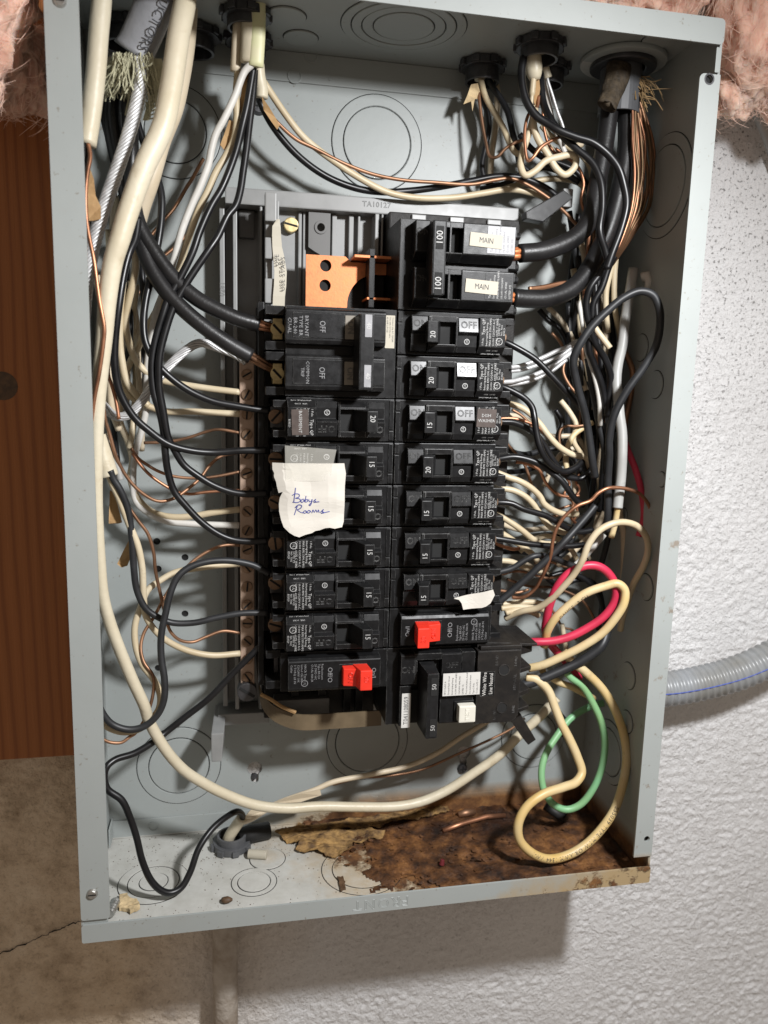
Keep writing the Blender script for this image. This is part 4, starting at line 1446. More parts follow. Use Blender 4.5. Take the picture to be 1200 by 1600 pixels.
def ncurl(c):
    dx = c.x - P(*cn((240, 800)), NY).x
    k = 0.0
    if dx < 0:
        k += -dx * .35                 # left strip bends back
    dxr = c.x - P(*cn((680, 800)), NY).x
    if dxr > 0:
        k += dxr * .25
    k += 1.1 * noise.noise(Vector((c.x * .09, c.z * .09, 2.2)))
    zb = P(*cn((400, 1100)), NY).z - c.z
    if zb > 0:
        k -= zb * .18
    return k


note = paper_sheet(outl, NY, 'paper_note', 'torn white paper note with blue handwriting taped over the left breakers', 'note', M['paper'], curl=ncurl)
strokes = [[(322, 845), (315, 900), (308, 962)], [(295, 905), (325, 893), (352, 900), (350, 918), (322, 930)], [(322, 930), (355, 935), (362, 952), (335, 965), (298, 962)],
           [(388, 936), (370, 945), (368, 960), (382, 962), (392, 942), (398, 962)], [(408, 912), (402, 960), (418, 958), (420, 942), (405, 944)],
           [(430, 940), (435, 958), (450, 955), (457, 938), (453, 965), (440, 990), (432, 985), (450, 968)], [(465, 957), (487, 938), (478, 950), (490, 960), (470, 964), (515, 958)],
           [(340, 985), (325, 1030), (312, 1068)], [(318, 1010), (345, 985), (372, 990), (365, 1010), (335, 1025)], [(335, 1025), (365, 1045), (388, 1050)],
           [(398, 1030), (385, 1045), (400, 1052), (412, 1040), (400, 1030)], [(428, 1028), (415, 1045), (430, 1050), (445, 1038), (430, 1028)],
           [(455, 1050), (465, 1025), (475, 1045), (487, 1025), (498, 1045), (508, 1025), (515, 1048)], [(525, 1045), (550, 1020), (540, 1035), (555, 1048), (530, 1052), (600, 1038)]]
mb = MB()
for stq in strokes:
    pp = [P(*cn(q), NY) for q in stq]
    pp = spline(pp, 5)
    pp = [q + Vector((0, ncurl(q) - .22, 0)) for q in pp]
    mb.tube(pp, .26, 5)
mb.build('handwriting', M['inkblue'], note)
tq = [P(*cn(q), NY) for q in ((235, 500), (655, 535), (600, 790), (240, 790))]
mb = MB()
mb.add([(q.x, NY - .55, q.z) for q in tq] + [(q.x, NY - .45, q.z) for q in tq], [(0, 1, 2, 3), (7, 6, 5, 4), (0, 4, 5, 1), (1, 5, 6, 2), (2, 6, 7, 3), (3, 7, 4, 0)])
mb.build('clear_tape', M['tape'], note)

ct = lambda c: (590 + c[0] / 4.286, 860 + c[1] / 4.286)
outl = [ct(q) for q in ((505, 318), (530, 312), (600, 298), (690, 280), (765, 256), (775, 290), (745, 345), (715, 368), (690, 378), (630, 386), (570, 394), (560, 352), (542, 328))]
paper_sheet(outl, 15.5, 'torn_label', 'small white torn label curling off the breaker above the red handle', 'label', M['paper'], curl=lambda c: -.8 + 1.5 * math.sin((c.x - 215) * .18) + (P(700, 920, 15).z - c.z) * -.12)


# ================================================================== TOP AND BOTTOM CONNECTORS
def locknut(cx, cy, r, label, zt=H, up=-1, sleeve=10, rin=None, lugs=8, m=None):
    m = m or M['darksteel']
    root = thing('cable_connector', (cx, cy, zt), label, 'connector', 'cable connectors')
    ax = (0, 0, up)
    mb = MB().ring((cx, cy, zt + up * .6), ax, r * .72, r * .93, 4.5, 36)
    for k in range(lugs):
        a = 2 * math.pi * k / lugs + .2
        c = Vector((cx + math.cos(a) * r * .93, cy + math.sin(a) * r * .93, zt + up * 2.6))
        t = MB().box(-1.6, 1.6, -2.2, 2.2, -1.9, 1.9)
        mb.add([c + Matrix.Rotation(a, 3, 'Z') @ v_ for v_ in t.v], t.f)
    mb.build('locknut', m, root, bevel=.35)
    MB().ring((cx, cy, zt + up * 4), ax, r * .62, r * .74, sleeve, 32).build('sleeve', m, root, bevel=.5)
    MB().cyl((cx, cy, zt + up * .8), ax, r * .62, 2.0, 28).build('opening', M['hole'], root)
    return root


locknut(240, 84, 14.5, 'dark steel cable connector in the top wall left of the other right hand ones', sleeve=9)
locknut(263, 47, 15, 'dark steel cable connector in the top wall holding the split cream jacket', sleeve=7)
locknut(281, 77, 13.5, 'dark steel cable connector tucked behind the split cream jacket', sleeve=9)
locknut(25, 86, 17, 'dark steel cable connector in the top left corner behind the grey cable', sleeve=9)
locknut(64, 84, 15.5, 'dark steel cable connector behind the wide cream cable', sleeve=9)
locknut(93, 52, 14, 'dark steel cable connector around the yellow green cable', sleeve=6)
locknut(95, 84, 14, 'dark steel cable connector behind the yellow green cable', sleeve=8)
# service entrance: pvc sleeve in an oval collar
root = thing('conduit_sleeve', (322, 58, H), 'grey plastic conduit sleeve with dark collar at the top right', 'conduit')
mb = MB().ring((322, 58, H - .2), (0, 0, -1), 17, 26, 3.2, 48)
mb.build('collar', paint, root, bevel=1.2)
MB().ring((322, 58, H - 3.3), (0, 0, -1), 13, 20, 3.0, 44).build('inner_collar', M['darksteel'], root, bevel=1)
MB().ring((322, 60, H + 6), (0, 0, -1), 10.5, 12.6, 38, 36).build('pipe', M['pvc'], root, bevel=.4)
# bottom connector with conduit going down the wall
q = PZ(362, 1330, 0)
root = locknut(q.x, 78, 13.5, 'grey cable connector in the panel floor under the black wire loop', zt=0, up=1, sleeve=6, m=M['pvc'])
pc = P(352, 1520, 88)
root = thing('wall_pipe', (pc.x, 90, -330), 'weathered grey pipe running down the wall below the panel', 'pipe')
mb = MB().tube([Vector((pc.x, 90, -320)), Vector((pc.x, 90, -200)), Vector((pc.x, 90, -100)), Vector((pc.x, 90, -30)), Vector((pc.x + .4, 90, -2.0))], 8.9, 24)
mb.build('pipe_body', M['oldpipe'], root, smooth=True)

# flexible conduit outside on the right
cpath = spline([Vector((352, 70, 101)), Vector((372, 70, 101)), P(1045, 1076, 70), P(1100, 1066, 69), P(1150, 1052, 67), P(1205, 1028, 65), P(1260, 994, 62), P(1330, 940, 60)], 30)
rs = [12.4 + .62 * math.sin(i * 2 * math.pi / 6.0) for i in range(len(cpath))]
root = thing('flexible_conduit', (352, 70, 101), 'ribbed grey flexible conduit leaving the panel to the right', 'conduit')
MB().tube(cpath, rs, 26, ref=(0, -1, 0)).build('ribbed_tube', M['conduit'], root, smooth=True)
mb = MB()
mb.tube([q + Vector((0, -12.75, 1.6)) for q in cpath[10::2]], .4, 6)
mb.build('blue_stripe', M['blue'], root)
mb = MB()
mb.tube([q + Vector((0, -11.0 - .6 * math.sin(i * .5), 1.5 + 5.5 * math.sin(i * .09))) for i, q in enumerate(cpath[150:])], .35, 5)
mb.build('dark_thread', M['rubber'], root)
# grey cable on the wall at the upper right
mb = MB()
mb.tube(pth([(1150, 120, 92), (1163, 143, 92), (1182, 176, 94), (1198, 212, 95), (1215, 260, 96)]), 3.6, 12)
finish(mb.build('wall_cable', M['greywhite'], smooth=True), 'grey cable coming out of the insulation at upper right', 'cable')

# ================================================================== WIRES
def wire(label, mk, r, pts, name='wire', cat='wire', group=None, n=10, ends=None, sub=7):
    path = pth(pts, sub)
    o = MB().tube(path, r, n).build(name, M[mk], smooth=True)
    finish(o, label, cat, group)
    if ends:
        for which, length, mk2 in ends:
            a, b = (path[0], path[1]) if which == 0 else (path[-1], path[-2])
            d = (a - b).normalized()
            e = MB()
            sd = d.orthogonal().normalized()
            for k in range(5):
                off = Matrix.Rotation(k * 1.257, 3, d) @ sd
                e.tube([a - d * 2 + off * r * .42, a + d * length * .5 + off * r * .40, a + d * length + off * r * .30], r * .3, 6)
            e.build('bare_end', M[mk2], o, smooth=True, org=Vector((0, 0, 0)))
    return o, path


def print_on(o, path, r, text, s0, size, mk='inkdark', ang=0.0, flip=False):
    """lettering wrapped on a wire's skin on the side facing the room"""
    vs_, fs = text2d(text, size, 0.0, 'LEFT', 1.15)
    cum = [0.0]
    for i in range(1, len(path)):
        cum.append(cum[-1] + (path[i] - path[i - 1]).length)
    out = []
    for (x, y, _) in vs_:
        s = s0 + (-x if flip else x)
        s = min(max(s, 0.0), cum[-1] - 1e-3)
        i = max(k for k in range(len(cum)) if cum[k] <= s)
        i = min(i, len(path) - 2)
        t = (s - cum[i]) / max(cum[i + 1] - cum[i], 1e-6)
        c = path[i].lerp(path[i + 1], t)
        tg = (path[i + 1] - path[i]).normalized()
        f = Vector((0, -1, 0))
        f = (f - tg * f.dot(tg)).normalized()
        side = f.cross(tg)
        a = ang + (y if not flip else -y) / r
        out.append(c + (f * math.cos(a) + side * math.sin(a)) * (r + .06))
    MB().add(out, fs).build('printed_lettering', M[mk], o, org=Vector((0, 0, 0)))


G_R = 'wires crowded along the right side'
G_L = 'wires fanning out at the left side'
WIRES = []


def Wd(*a, **k):
    return wire(*a, **k)


def ypts(s, ys):
    """'u,v u,v ...' plus depths given at evenly spaced stations along the list"""
    uv = [tuple(float(t) for t in q.split(',')) for q in s.split()]
    n = len(uv)
    if isinstance(ys, (int, float)):
        ys = [ys, ys]
    out = []
    for i, (u, v) in enumerate(uv):
        t = i / (n - 1) * (len(ys) - 1)
        k = min(int(t), len(ys) - 2)
        out.append((u, v, ys[k] + (ys[k + 1] - ys[k]) * (t - k)))
    return out


def wr(label, mk, r, s, ys, **k):
    return wire(label, mk, r, ypts(s, ys), **k)


# ---------------- large cables, upper left
o, _ = wr('cream cable jacket hugging the left lip at the top', 'jacket', [5.6] * 100, '160,-40 159,0 154,56 150,112 141,187 135,225', [22, 22, 20, 18], name='cable_jacket', cat='cable') if False else (None, None)
path = pth(ypts('160,-40 159,0 154,56 150,112 141,187 135,226', [24, 22, 18]))
o = MB().tube(path, 4.9, 14).build('cable_jacket', M['jacket'], smooth=True)
finish(o, 'cream cable jacket hugging the left lip at the top', 'cable')
MB().tube(pth(ypts('134,215 133,235 131,255 128,280', [18, 18, 17])), 2.2, 8).build('black_conductor', M['wblack'], o, smooth=True, org=Vector())
wr('bare copper wire running down in front of the wide cream cable', 'copper', 1.05, '138,225 141,245 137,268 134,300 136,350 147,408 155,467 163,513 162,531 155,583 147,625 143,660', [16, 12, 8, 4, 4, 6, 10])

path = pth(ypts('290,-40 289,0 279,56 268,131 255,195 225,262 202,326 187,375 177,408 168,467 163,525 157,583 152,642 150,700 150,787 155,875 161,933 171,971 187,1015 208,1065 225,1102 233,1127 260,1173 287,1203 317,1223 350,1240 400,1258 450,1263 500,1260 560,1261 620,1260 660,1252 700,1234 740,1208 780,1180 812,1148 845,1118 870,1090', [30, 16, 8, 6, 8, 12, 16, 20, 24, 32, 40, 48, 56, 60, 62, 62, 58]))
rr = []
for i in range(len(path)):
    t = i / (len(path) - 1)
    rr.append(float(np.interp(t, [0, .12, .22, .30, .42, .55, 1], [5.7, 5.5, 4.9, 4.0, 3.4, 3.3, 3.2])))
o = MB().tube(path, rr, 16).build('cable', M['jacket'], smooth=True)
finish(o, 'long wide cream cable sweeping down the left and across the bottom', 'cable')
path = pth(ypts('296,-20 294,30 290,75 283,120 272,170 252,222 234,285 222,320 214,348', [60, 56, 50, 50, 56]))
finish(MB().tube(path, 5.0, 14).build('cable', M['wbeige'], smooth=True), 'beige cable half hidden behind the wide cream cable', 'cable')

# grey service cable with frayed glass braid
path = pth(ypts('258,-60 250,-20 240,10 226,45 208,84', [26, 28, 32, 36]))
se = thing('service_cable', path[0], 'grey service cable ending in frayed glass fibre at the top left', 'cable')
MB().tube(path, [9.5, 9.5] + [9.8] * (len(path) - 4) + [10.2, 10.6], 20, sy=.8, ref=(1, 0, 0)).build('jacket', M['greyjacket'], se, smooth=True)
lay = MB()
vs_, fs = text2d('CONDUCTORS 3/C', 6.5, 0.0, 'LEFT', 1.1)
cum = [0.0]
for i in range(1, len(path)):
    cum.append(cum[-1] + (path[i] - path[i - 1]).length)
outp = []
for (x, y, _) in vs_:
    s_ = min(max(cum[-1] - 52 + x, 0), cum[-1] - .01)
    i = min(max(k for k in range(len(cum)) if cum[k] <= s_), len(path) - 2)
    c = path[i].lerp(path[i + 1], (s_ - cum[i]) / (cum[i + 1] - cum[i]))
    tg = (path[i + 1] - path[i]).normalized()
    f = Vector((.35, -1, 0))
    f = (f - tg * f.dot(tg)).normalized()
    sd = f.cross(tg)
    a = y / 9.5 + .25
    outp.append(c + (f * math.cos(a) * 1.0 + sd * math.sin(a)) * 10.3)
lay.add(outp, fs)
lay.build('printed_lettering', M['inkdark'], se)
fr = MB()
rnd = random.Random(4)
for k in range(230):
    u0 = rnd.uniform(176, 238)
    v0 = 84 + rnd.uniform(-3, 6)
    L_ = rnd.uniform(20, 75) if rnd.random() < .6 else rnd.uniform(50, 105)
    drift = rnd.uniform(-30, 28) + (u0 - 207) * .5
    if u0 < 215 and L_ > 80:
        L_ *= .7
    y0 = rnd.uniform(26, 42)
    pp = [P(u0, v0, y0), P(u0 + drift * .3 + rnd.uniform(-5, 5), v0 + L_ * .4, y0 + rnd.uniform(-5, 3)), P(u0 + drift * .7 + rnd.uniform(-6, 6), v0 + L_ * .75, y0 + rnd.uniform(-6, 5)), P(u0 + drift + rnd.uniform(-9, 9), v0 + L_, y0 + rnd.uniform(-4, 6))]
    fr.tube(spline(pp, 3), rnd.choice((.16, .22, .3, .42)), 4, cap=False)
o = fr.build('glass_braid', M['fiberglass'], se)
o['kind'] = 'stuff'
mesh_ = MB()
for k in range(16):       # woven flap on the right
    u0 = 228 + k * 1.6
    mesh_.tube(spline([P(u0, 92, 34), P(u0 + 6, 125, 33), P(u0 + 4 - k * .9, 155, 36), P(u0 - 4 - k * 1.1, 188, 40)], 4), .42, 4)
for k in range(15):
    v0 = 100 + k * 6
    mesh_.tube(spline([P(226 + k * .2, v0, 34), P(238 - k * .3, v0 + 2, 33), P(252 - k * .4, v0 - 3, 35)], 4), .4, 4)
o = mesh_.build('woven_flap', M['fiberglass'], se)


def rope(label, pts, R, nst, rs, mk, turns, name='stranded_wire', cat='wire', parent=None):
    path = pth(pts, 9)
    cum = [0.0]
    for i in range(1, len(path)):
        cum.append(cum[-1] + (path[i] - path[i - 1]).length)
    t = None
    fr_ = []
    u = None
    for i in range(len(path)):
        tg = (path[min(i + 1, len(path) - 1)] - path[max(i - 1, 0)]).normalized()
        u = tg.orthogonal().normalized() if u is None else (u - tg * u.dot(tg)).normalized()
        fr_.append((u.copy(), tg.cross(u)))
    mb = MB()
    for k in range(nst):
        a0 = 2 * math.pi * k / nst
        pp = []
        for i, q in enumerate(path):
            a = a0 + turns * 2 * math.pi * cum[i] / cum[-1]
            pp.append(q + (fr_[i][0] * math.cos(a) + fr_[i][1] * math.sin(a)) * R)
        mb.tube(pp, rs, 6)
    mb.tube(path, R * .85, 8)
    o = mb.build(name, M[mk], parent, smooth=True)
    if parent is None:
        finish(o, label, cat)
    return o


rope('bright twisted aluminium conductor hanging from the grey service cable', ypts('205,60 213,80 220,104 221,124 214,161 199,217 180,274 161,330 148,375 140,410 134,450 130,500', [36, 32, 26, 22, 18, 16, 18]), 2.7, 11, 1.0, 'alu', 5.5)
rope('frayed aluminium conductor bending across to the top of the neutral bar', ypts('150,622 163,635 180,650 199,649 220,629 236,606 256,581 273,563 295,544 313,536 340,543 372,556 384,566', [52, 50, 50, 52, 54, 56, 60, 62]), 1.9, 9, .75, 'alu', 2.2)

# two heavy black cables to the left double breaker
wr('heavy black cable to the upper pole of the left double breaker', 'cblack', 4.4, '196,88 203,187 205,262 209,320 217,352 237,388 269,432 304,464 339,484 374,499 404,507', [44, 48, 48, 46, 44, 42, 42, 44], n=14, name='cable', cat='cable', ends=[(1, 10, 'copper')])
wr('heavy black cable to the lower pole of the left double breaker', 'cblack', 4.4, '188,95 176,176 186,244 200,310 217,367 234,414 257,452 287,484 322,513 357,537 392,557', [52, 54, 52, 46, 42, 40, 40, 42], n=14, name='cable', cat='cable', ends=[(1, 15, 'copper_old')])
wr('black wire dropping behind the frayed glass braid', 'wblack', 2.14, '170,100 162,176 170,215 176,244 186,280 196,330 200,360', [62, 66, 66])
wr('beige wire between the black conductors under the glass braid', 'wbeige', 2.31, '172,90 170,150 176,200 184,240 190,280', [58, 60, 66])

# yellow-green cable and its conductors
path = pth(ypts('398,-40 397,0 395,50 393,99', [46, 46, 48]))
yg = thing('split_cable', path[0], 'cream cable with yellow green printed side split open at the top', 'cable')
MB().tube(path, 6.2, 16, sy=.7, ref=(1, 0, 0)).build('jacket', M['jacket'], yg, smooth=True)
path2 = pth(ypts('405,-40 404,0 403,50 400,104', [43, 43, 45]))
MB().tube(path2, 4.1, 12, sy=.5, ref=(1, 0, 0)).build('printed_side', M['green_jacket'], yg, smooth=True)
path2 = pth(ypts('403,100 405,120 409,140 409,153', [56, 58, 58]))
MB().tube(path2, 3.6, 12).build('inner_jacket', M['jacket'], yg, smooth=True)
path2 = pth(ypts('378,-20 375,10 371,60 368,112', [52, 52, 54]))
MB().tube(path2, 3.0, 10).build('side_jacket', M['wbeige'], yg, smooth=True)


def kraft(root, polys, name='paper_wrap', y=40, m='kraft', amp=3.0):
    for k, uvs in enumerate(polys):
        pts = [P(u, v, y) for u, v in uvs]
        vs_, fs = plate([[(q.x, q.z) for q in pts]], .5)
        mb = MB()
        mb.add([(q[0], y - q[2] + amp * noise.noise(Vector((q[0] * .3, q[1] * .08, k))), q[1]) for q in vs_], fs)
        mb.build(name, M[m], root)


kraft(yg, [((386, 100), (398, 104), (404, 120), (401, 138), (394, 136), (388, 150), (380, 175), (372, 190), (368, 182), (376, 150), (381, 118))], y=55)
kraft(yg, [((358, 188), (364, 190), (361, 222), (355, 240), (344, 228), (350, 210))], y=56)
kraft(yg, [((409, 150), (420, 168), (430, 182), (437, 196), (433, 203), (424, 190), (412, 172))], y=56)

wr('white wire leaning down left from the yellow green cable', 'wwhite', 2.05, '394,100 382,112 367,150 350,186 337,210 330,235 326,255 313,290 300,319 284,360 274,397 266,423 254,460 243,490 235,530 231,565 229,600 228,640 222,670 212,705 208,740 212,782 228,799 257,814 290,818 333,820 374,821', [46, 48, 50, 52, 54, 58, 62, 66, 70, 70, 66, 64])
wr('beige wire just right of the leaning white wire', 'wcream', 2.05, '372,110 369,150 370,185 366,217 352,245 337,270 324,300 311,326 295,370 275,432 256,467 244,487 228,517 215,544 199,576 191,608 187,635 188,661 201,693 207,720 204,747 215,778 233,797 252,805 275,808 304,806 333,801 375,796', [54, 54, 54, 56, 60, 66, 70, 72, 70, 66, 64])
wr('black wire falling from the yellow green cable to the fourth small left breaker', 'wblack', 2.09, '396,105 392,130 386,165 379,195 370,232 360,262 346,295 330,322 312,362 301,394 281,435 263,467 255,490 243,531 237,569 240,612 249,642 255,671 259,715 262,735 272,767 290,790 313,814 339,833 363,843 392,846 418,845', [50, 50, 46, 42, 40, 40, 42, 44, 46, 48])
wr('black wire falling from the yellow green cable to the third small left breaker', 'wblack', 2.09, '398,110 395,150 390,190 386,225 380,268 375,300 368,322 356,337 340,370 328,388 293,440 272,478 258,519 249,560 249,607 255,642 263,685 272,702 287,726 310,744 333,758 363,769 392,772 418,771', [54, 52, 48, 44, 40, 38, 40, 44, 46, 48])
wr('black wire bending in to the first small left breaker', 'wblack', 2.09, '205,150 215,193 230,238 244,273 252,303 252,340 247,379 237,429 228,467 224,507 228,537 246,569 269,592 298,612 333,627 368,634 398,639 420,642', [62, 60, 54, 50, 46, 42, 42, 44, 46, 48])
wr('black wire curving to the second small left breaker', 'wblack', 2.14, '216,340 211,373 202,394 193,429 185,481 180,525 179,569 187,612 208,650 234,674 263,694 298,704 333,707 380,704 418,704', [40, 34, 30, 32, 36, 40, 46, 48])
wr('grey black wire looping from the fifth left breaker down to the lip', 'wgrey', 2.05, '420,896 410,890 392,882 357,876 322,878 295,887 278,901 266,927 259,957 252,992 252,1027 257,1062 256,1094 246,1117 225,1135 202,1140 176,1132 160,1114 150,1090', [48, 46, 42, 38, 34, 30, 28, 26, 24])
wr('dark wire from the lower cream jacket to the sixth small left breaker', 'wgrey', 1.96, '172,735 177,748 187,764 199,793 206,840 209,887 214,922 228,951 246,964 269,973 304,973 339,965 380,958 418,958', [34, 36, 40, 42, 44, 46, 48])
wr('black wire from the left red handled breaker looping to the panel floor', 'wblack', 2.09, '410,1006 395,1021 363,1053 327,1091 290,1120 257,1146 243,1157 210,1177 180,1187 167,1198 163,1213 168,1233 190,1250 203,1277 213,1307 223,1347 237,1377 253,1392 267,1395 283,1387 297,1363 310,1327 330,1297 353,1277 371,1268 379,1275 372,1290', [52, 50, 46, 40, 32, 26, 24, 24, 24, 24, 26, 34, 48, 64, 74])
wr('cream wire from the lower jacket curving to the bottom of the neutral bar', 'wcream', 2.00, '168,735 175,755 185,776 202,820 215,852 222,887 224,927 228,962 246,989 269,1006 298,1018 333,1024 375,1021', [36, 38, 40, 44, 50, 56, 62])
wr('cream wire making an S loop at the lower left', 'wcream', 1.96, '376,881 345,883 313,887 275,894 252,906 231,922 220,948 211,977 212,1009 222,1038 240,1062 250,1085 249,1105 240,1120 220,1138 195,1144 172,1138 158,1128', [62, 56, 50, 44, 38, 34, 30])
wr('copper wire snaking beside the lower cream wire to the neutral bar', 'copper_old', 1.0, '185,760 195,782 214,811 231,834 240,863 243,892 250,925 259,963 266,986 281,1000 301,1003 322,995 348,986 375,989', [38, 42, 46, 50, 58, 63])
wr('copper wire winding from the neutral bar down behind the left lip', 'copper_old', 1.0, '376,852 351,852 330,859 304,875 278,901 259,930 240,965 225,989 220,1012 225,1035 239,1056 239,1085 228,1120 211,1146 203,1151 190,1160 173,1160 158,1154', [63, 58, 50, 42, 36, 32, 28])
wr('thin copper wire reaching the fourth neutral bar screw', 'copper_old', .95, '225,692 250,691 271,689 297,683 321,675 340,671 374,676', [72, 68, 63])
wr('thin copper wire sagging gently to the sixth neutral bar screw', 'copper_old', .95, '205,700 215,715 228,725 249,737 276,745 313,747 340,744 375,737', [60, 62, 62, 63])
wr('thin copper wire dipping low behind the black wires to the bar', 'copper', .95, '207,708 217,723 233,741 255,757 276,768 297,772 321,769 350,767 376,766', [58, 60, 62, 63])
wr('copper wire hooking up to the neutral bar above the paper note level', 'copper_old', 1.0, '160,600 164,653 171,677 183,717 201,749 223,771 247,783 271,779 292,765 313,747 327,728 345,713 374,707', [30, 36, 44, 52, 60, 63])
wr('short bright copper wire left of the aluminium bend', 'copper', 1.0, '160,530 171,549 169,584 175,603 181,625 186,655', [40, 36, 36])
wr('cream wire straight across to the second neutral bar screw', 'wcream', 1.96, '240,590 255,595 287,601 327,607 376,613', [66, 63])
wr('cream wire straight across to the third neutral bar screw', 'wcream', 1.96, '190,600 205,620 233,635 260,643 300,643 340,645 376,647', [62, 64, 64])
wr('cream wire bowing out left of the double breaker cables', 'wcream', 2.05, '200,340 208,376 212,417 202,467 196,502 202,537 214,566 231,583 246,592', [50, 52, 56, 62, 66])
wr('cream wire straight behind the long curving black wire', 'wcream', 2.05, '192,440 188,490 187,525 190,560 199,598 217,621 232,634', [54, 56, 60])
wr('cream wire low at the far left behind the wide cable', 'wbeige', 2.05, '150,430 160,480 170,540 172,590 175,640 186,672', [46, 52, 60])
wr('brown copper wire slanting behind the leaning wires, upper one', 'copper_old', 1.1, '318,248 311,260 300,280 292,292 273,324 255,345 233,372 215,395', [88, 86, 80])
wr('brown copper wire slanting behind the leaning wires, lower one', 'copper_old', 1.1, '305,350 292,367 271,388 249,407 228,440 209,472 195,500', [88, 84, 76])
path = pth(ypts('152,680 158,704 164,724 170,744', [38, 38]))
lj = MB().tube(path, 5.4, 14).build('cable_jacket', M['jacket'], smooth=True)
finish(lj, 'short cream jacket end at the far left beside the paper note level', 'cable')
MB().tube(pth(ypts('166,690 176,710 184,732 188,750', [40, 40])), 2.0, 8).build('grey_conductor', M['greywhite'], lj, smooth=True, org=Vector())
kq = thing('paper_wrap', P(180, 768, 44), 'folded brown kraft paper sleeve below the short cream jacket', 'paper')
kraft(kq, [((172, 766), (178, 768), (191, 816), (184, 819), (170, 818))], y=44)
kq = thing('paper_wrap', P(195, 846, 46), 'lower loose flag of brown kraft paper on the left', 'paper')
kraft(kq, [((201, 845), (206, 850), (206, 866), (199, 884), (190, 886), (183, 881), (192, 862))], y=48)
kq = thing('paper_wrap', P(145, 262, 14), 'crumpled brown kraft paper sleeve against the left lip', 'paper')
kraft(kq, [((135, 262), (141, 264), (147, 280), (149, 305), (157, 322), (158, 343), (146, 346), (136, 345), (133, 300))], y=14, amp=4)

# ---------------- three wires crossing the top
wr('white wire sagging across the top from the split cable', 'wcream', 1.96, '408,122 414,131 444,176 474,214 515,247 560,277 605,300 650,309 706,309 755,302 795,296 825,300 851,309 872,325', [58, 62, 66, 70, 72, 70, 68])
wr('copper wire crossing the top above the sagging white wire', 'copper_old', 1.15, '415,170 429,187 462,217 492,232 537,255 582,272 627,281 680,285 736,288 774,281 799,279 825,289 859,311 881,330 902,352', [58, 62, 66, 66, 64, 64, 66])
wr('black wire crossing the top under the copper one', 'wblack', 2.05, '404,150 406,158 425,195 462,240 507,274 556,294 597,300 642,298 687,292 736,283 774,276 800,276 825,281 862,300 885,325', [60, 66, 72, 74, 70, 66, 68])

# ---------------- upper right connectors
path = pth(ypts('747,80 748,106 750,124', [84, 82]))
finish(MB().tube(path, 3.4, 12).build('cable_jacket', M['jacket'], smooth=True), 'short cream jacket stub under the leftmost right hand connector', 'cable')
wr('cream wire slanting from the leftmost right hand connector', 'wcream', 1.87, '750,118 752,128 759,152 772,175 786,199 797,225 805,238 818,243', [82, 76, 66, 60])
wr('black wire slanting beside the cream one at the upper right', 'wblack', 1.96, '758,98 759,109 768,133 783,155 794,177 801,207 808,234 813,256 826,268', [84, 76, 66, 62])
wr('copper wire dropping then hooking right at the upper right', 'copper_old', 1.0, '748,140 749,155 753,188 759,221 766,245 777,245 790,232 805,223 817,219', [80, 74, 66, 60])
wr('black wire hanging straight from the leftmost right hand connector', 'wblack', 1.78, '752,110 753,150 761,174 764,199 757,236 753,258 757,278 770,290 800,284', [86, 84, 80])
wr('beige wire hanging straight from the leftmost right hand connector', 'wbeige', 2.05, '766,95 768,109 777,142 776,179 773,207 768,243 766,280', [88, 88, 86])
kq = thing('paper_wrap', P(740, 132, 76), 'torn yellow paper tuft under the leftmost right hand connector', 'paper')
kraft(kq, [((736, 132), (746, 131), (751, 146), (749, 153), (741, 156), (738, 174), (735, 160), (724, 163), (729, 150))], y=78, m='debris', amp=5)

path = pth(ypts('829,40 830,65 833,95 836,125', [48, 50]))
sj = thing('split_cable', path[0], 'wide cream jacket torn open under the second top right connector', 'cable')
MB().tube(path, [5.0] * (len(path) - 6) + [5.0, 5.0, 4.8, 4.4, 3.8, 3.0], 14).build('jacket', M['jacket'], sj, smooth=True)
MB().tube(pth(ypts('834,118 832,140 830,163', [49, 50])), [1.9] * 10 + [1.2] * 5, 8).build('torn_strip', M['wcream'], sj, smooth=True)
MB().tube(pth(ypts('846,50 847,71 850,100 856,122', [56, 58])), 2.6, 10).build('side_jacket', M['jacket'], sj, smooth=True)
kraft(sj, [((838, 122), (843, 118), (843, 140), (840, 170), (833, 160), (834, 140))], y=52)
wr('thick black wire arching from the split jacket over to the big cables', 'wblack', 2.40, '818,90 815,111 816,133 823,159 838,181 854,192 872,203 900,214 925,222 949,240 966,262 975,290 979,319 971,356 956,397 948,420', [46, 44, 40, 34, 30, 28, 30])
wr('thick black wire running beside the arching one into the bundle', 'wblack', 2.23, '845,105 845,127 849,161 859,184 877,210 900,232 926,255 939,285 941,326 937,360 945,390 952,415', [60, 52, 42, 34, 30, 32])
wr('cream wire twisted in a knot under the split jacket', 'wcream', 2.05, '836,165 832,188 823,218 815,243 814,262 821,274 836,267 852,252 874,245 893,242 900,248 897,262 883,273 869,263 856,241 841,218 834,196 836,170', [54, 52, 48, 46, 46, 48, 50])
wr('copper wire twisted through the cream knot', 'copper', 1.0, '842,150 839,168 827,177 821,196 820,221 825,251 832,247 845,230 863,219 880,212 898,208', [52, 48, 44, 46])
wr('silvery wire dropping right of the split jacket', 'alu', .9, '855,118 856,126 863,148 871,174 880,199 884,226', [58, 58, 60])
wr('bright white strip of jacket right of the split cable', 'wwhite', 1.7, '850,115 852,137 858,165 863,188 876,222 884,242', [62, 64, 64])
wr('copper wire lit yellow behind the knot', 'copper', .9, '846,130 848,170 850,200 857,225 868,240 880,250', [62, 62, 60])
wr('cream wire lying under the knot above the main breaker', 'wcream', 1.96, '785,296 801,291 827,285 854,280 882,280 905,286 918,300', [76, 74, 72])
wr('black wire lying under the knot above the main breaker', 'wblack', 1.96, '750,296 768,293 790,287 810,275 830,268 850,262 880,270 905,285', [80, 76, 70, 66])
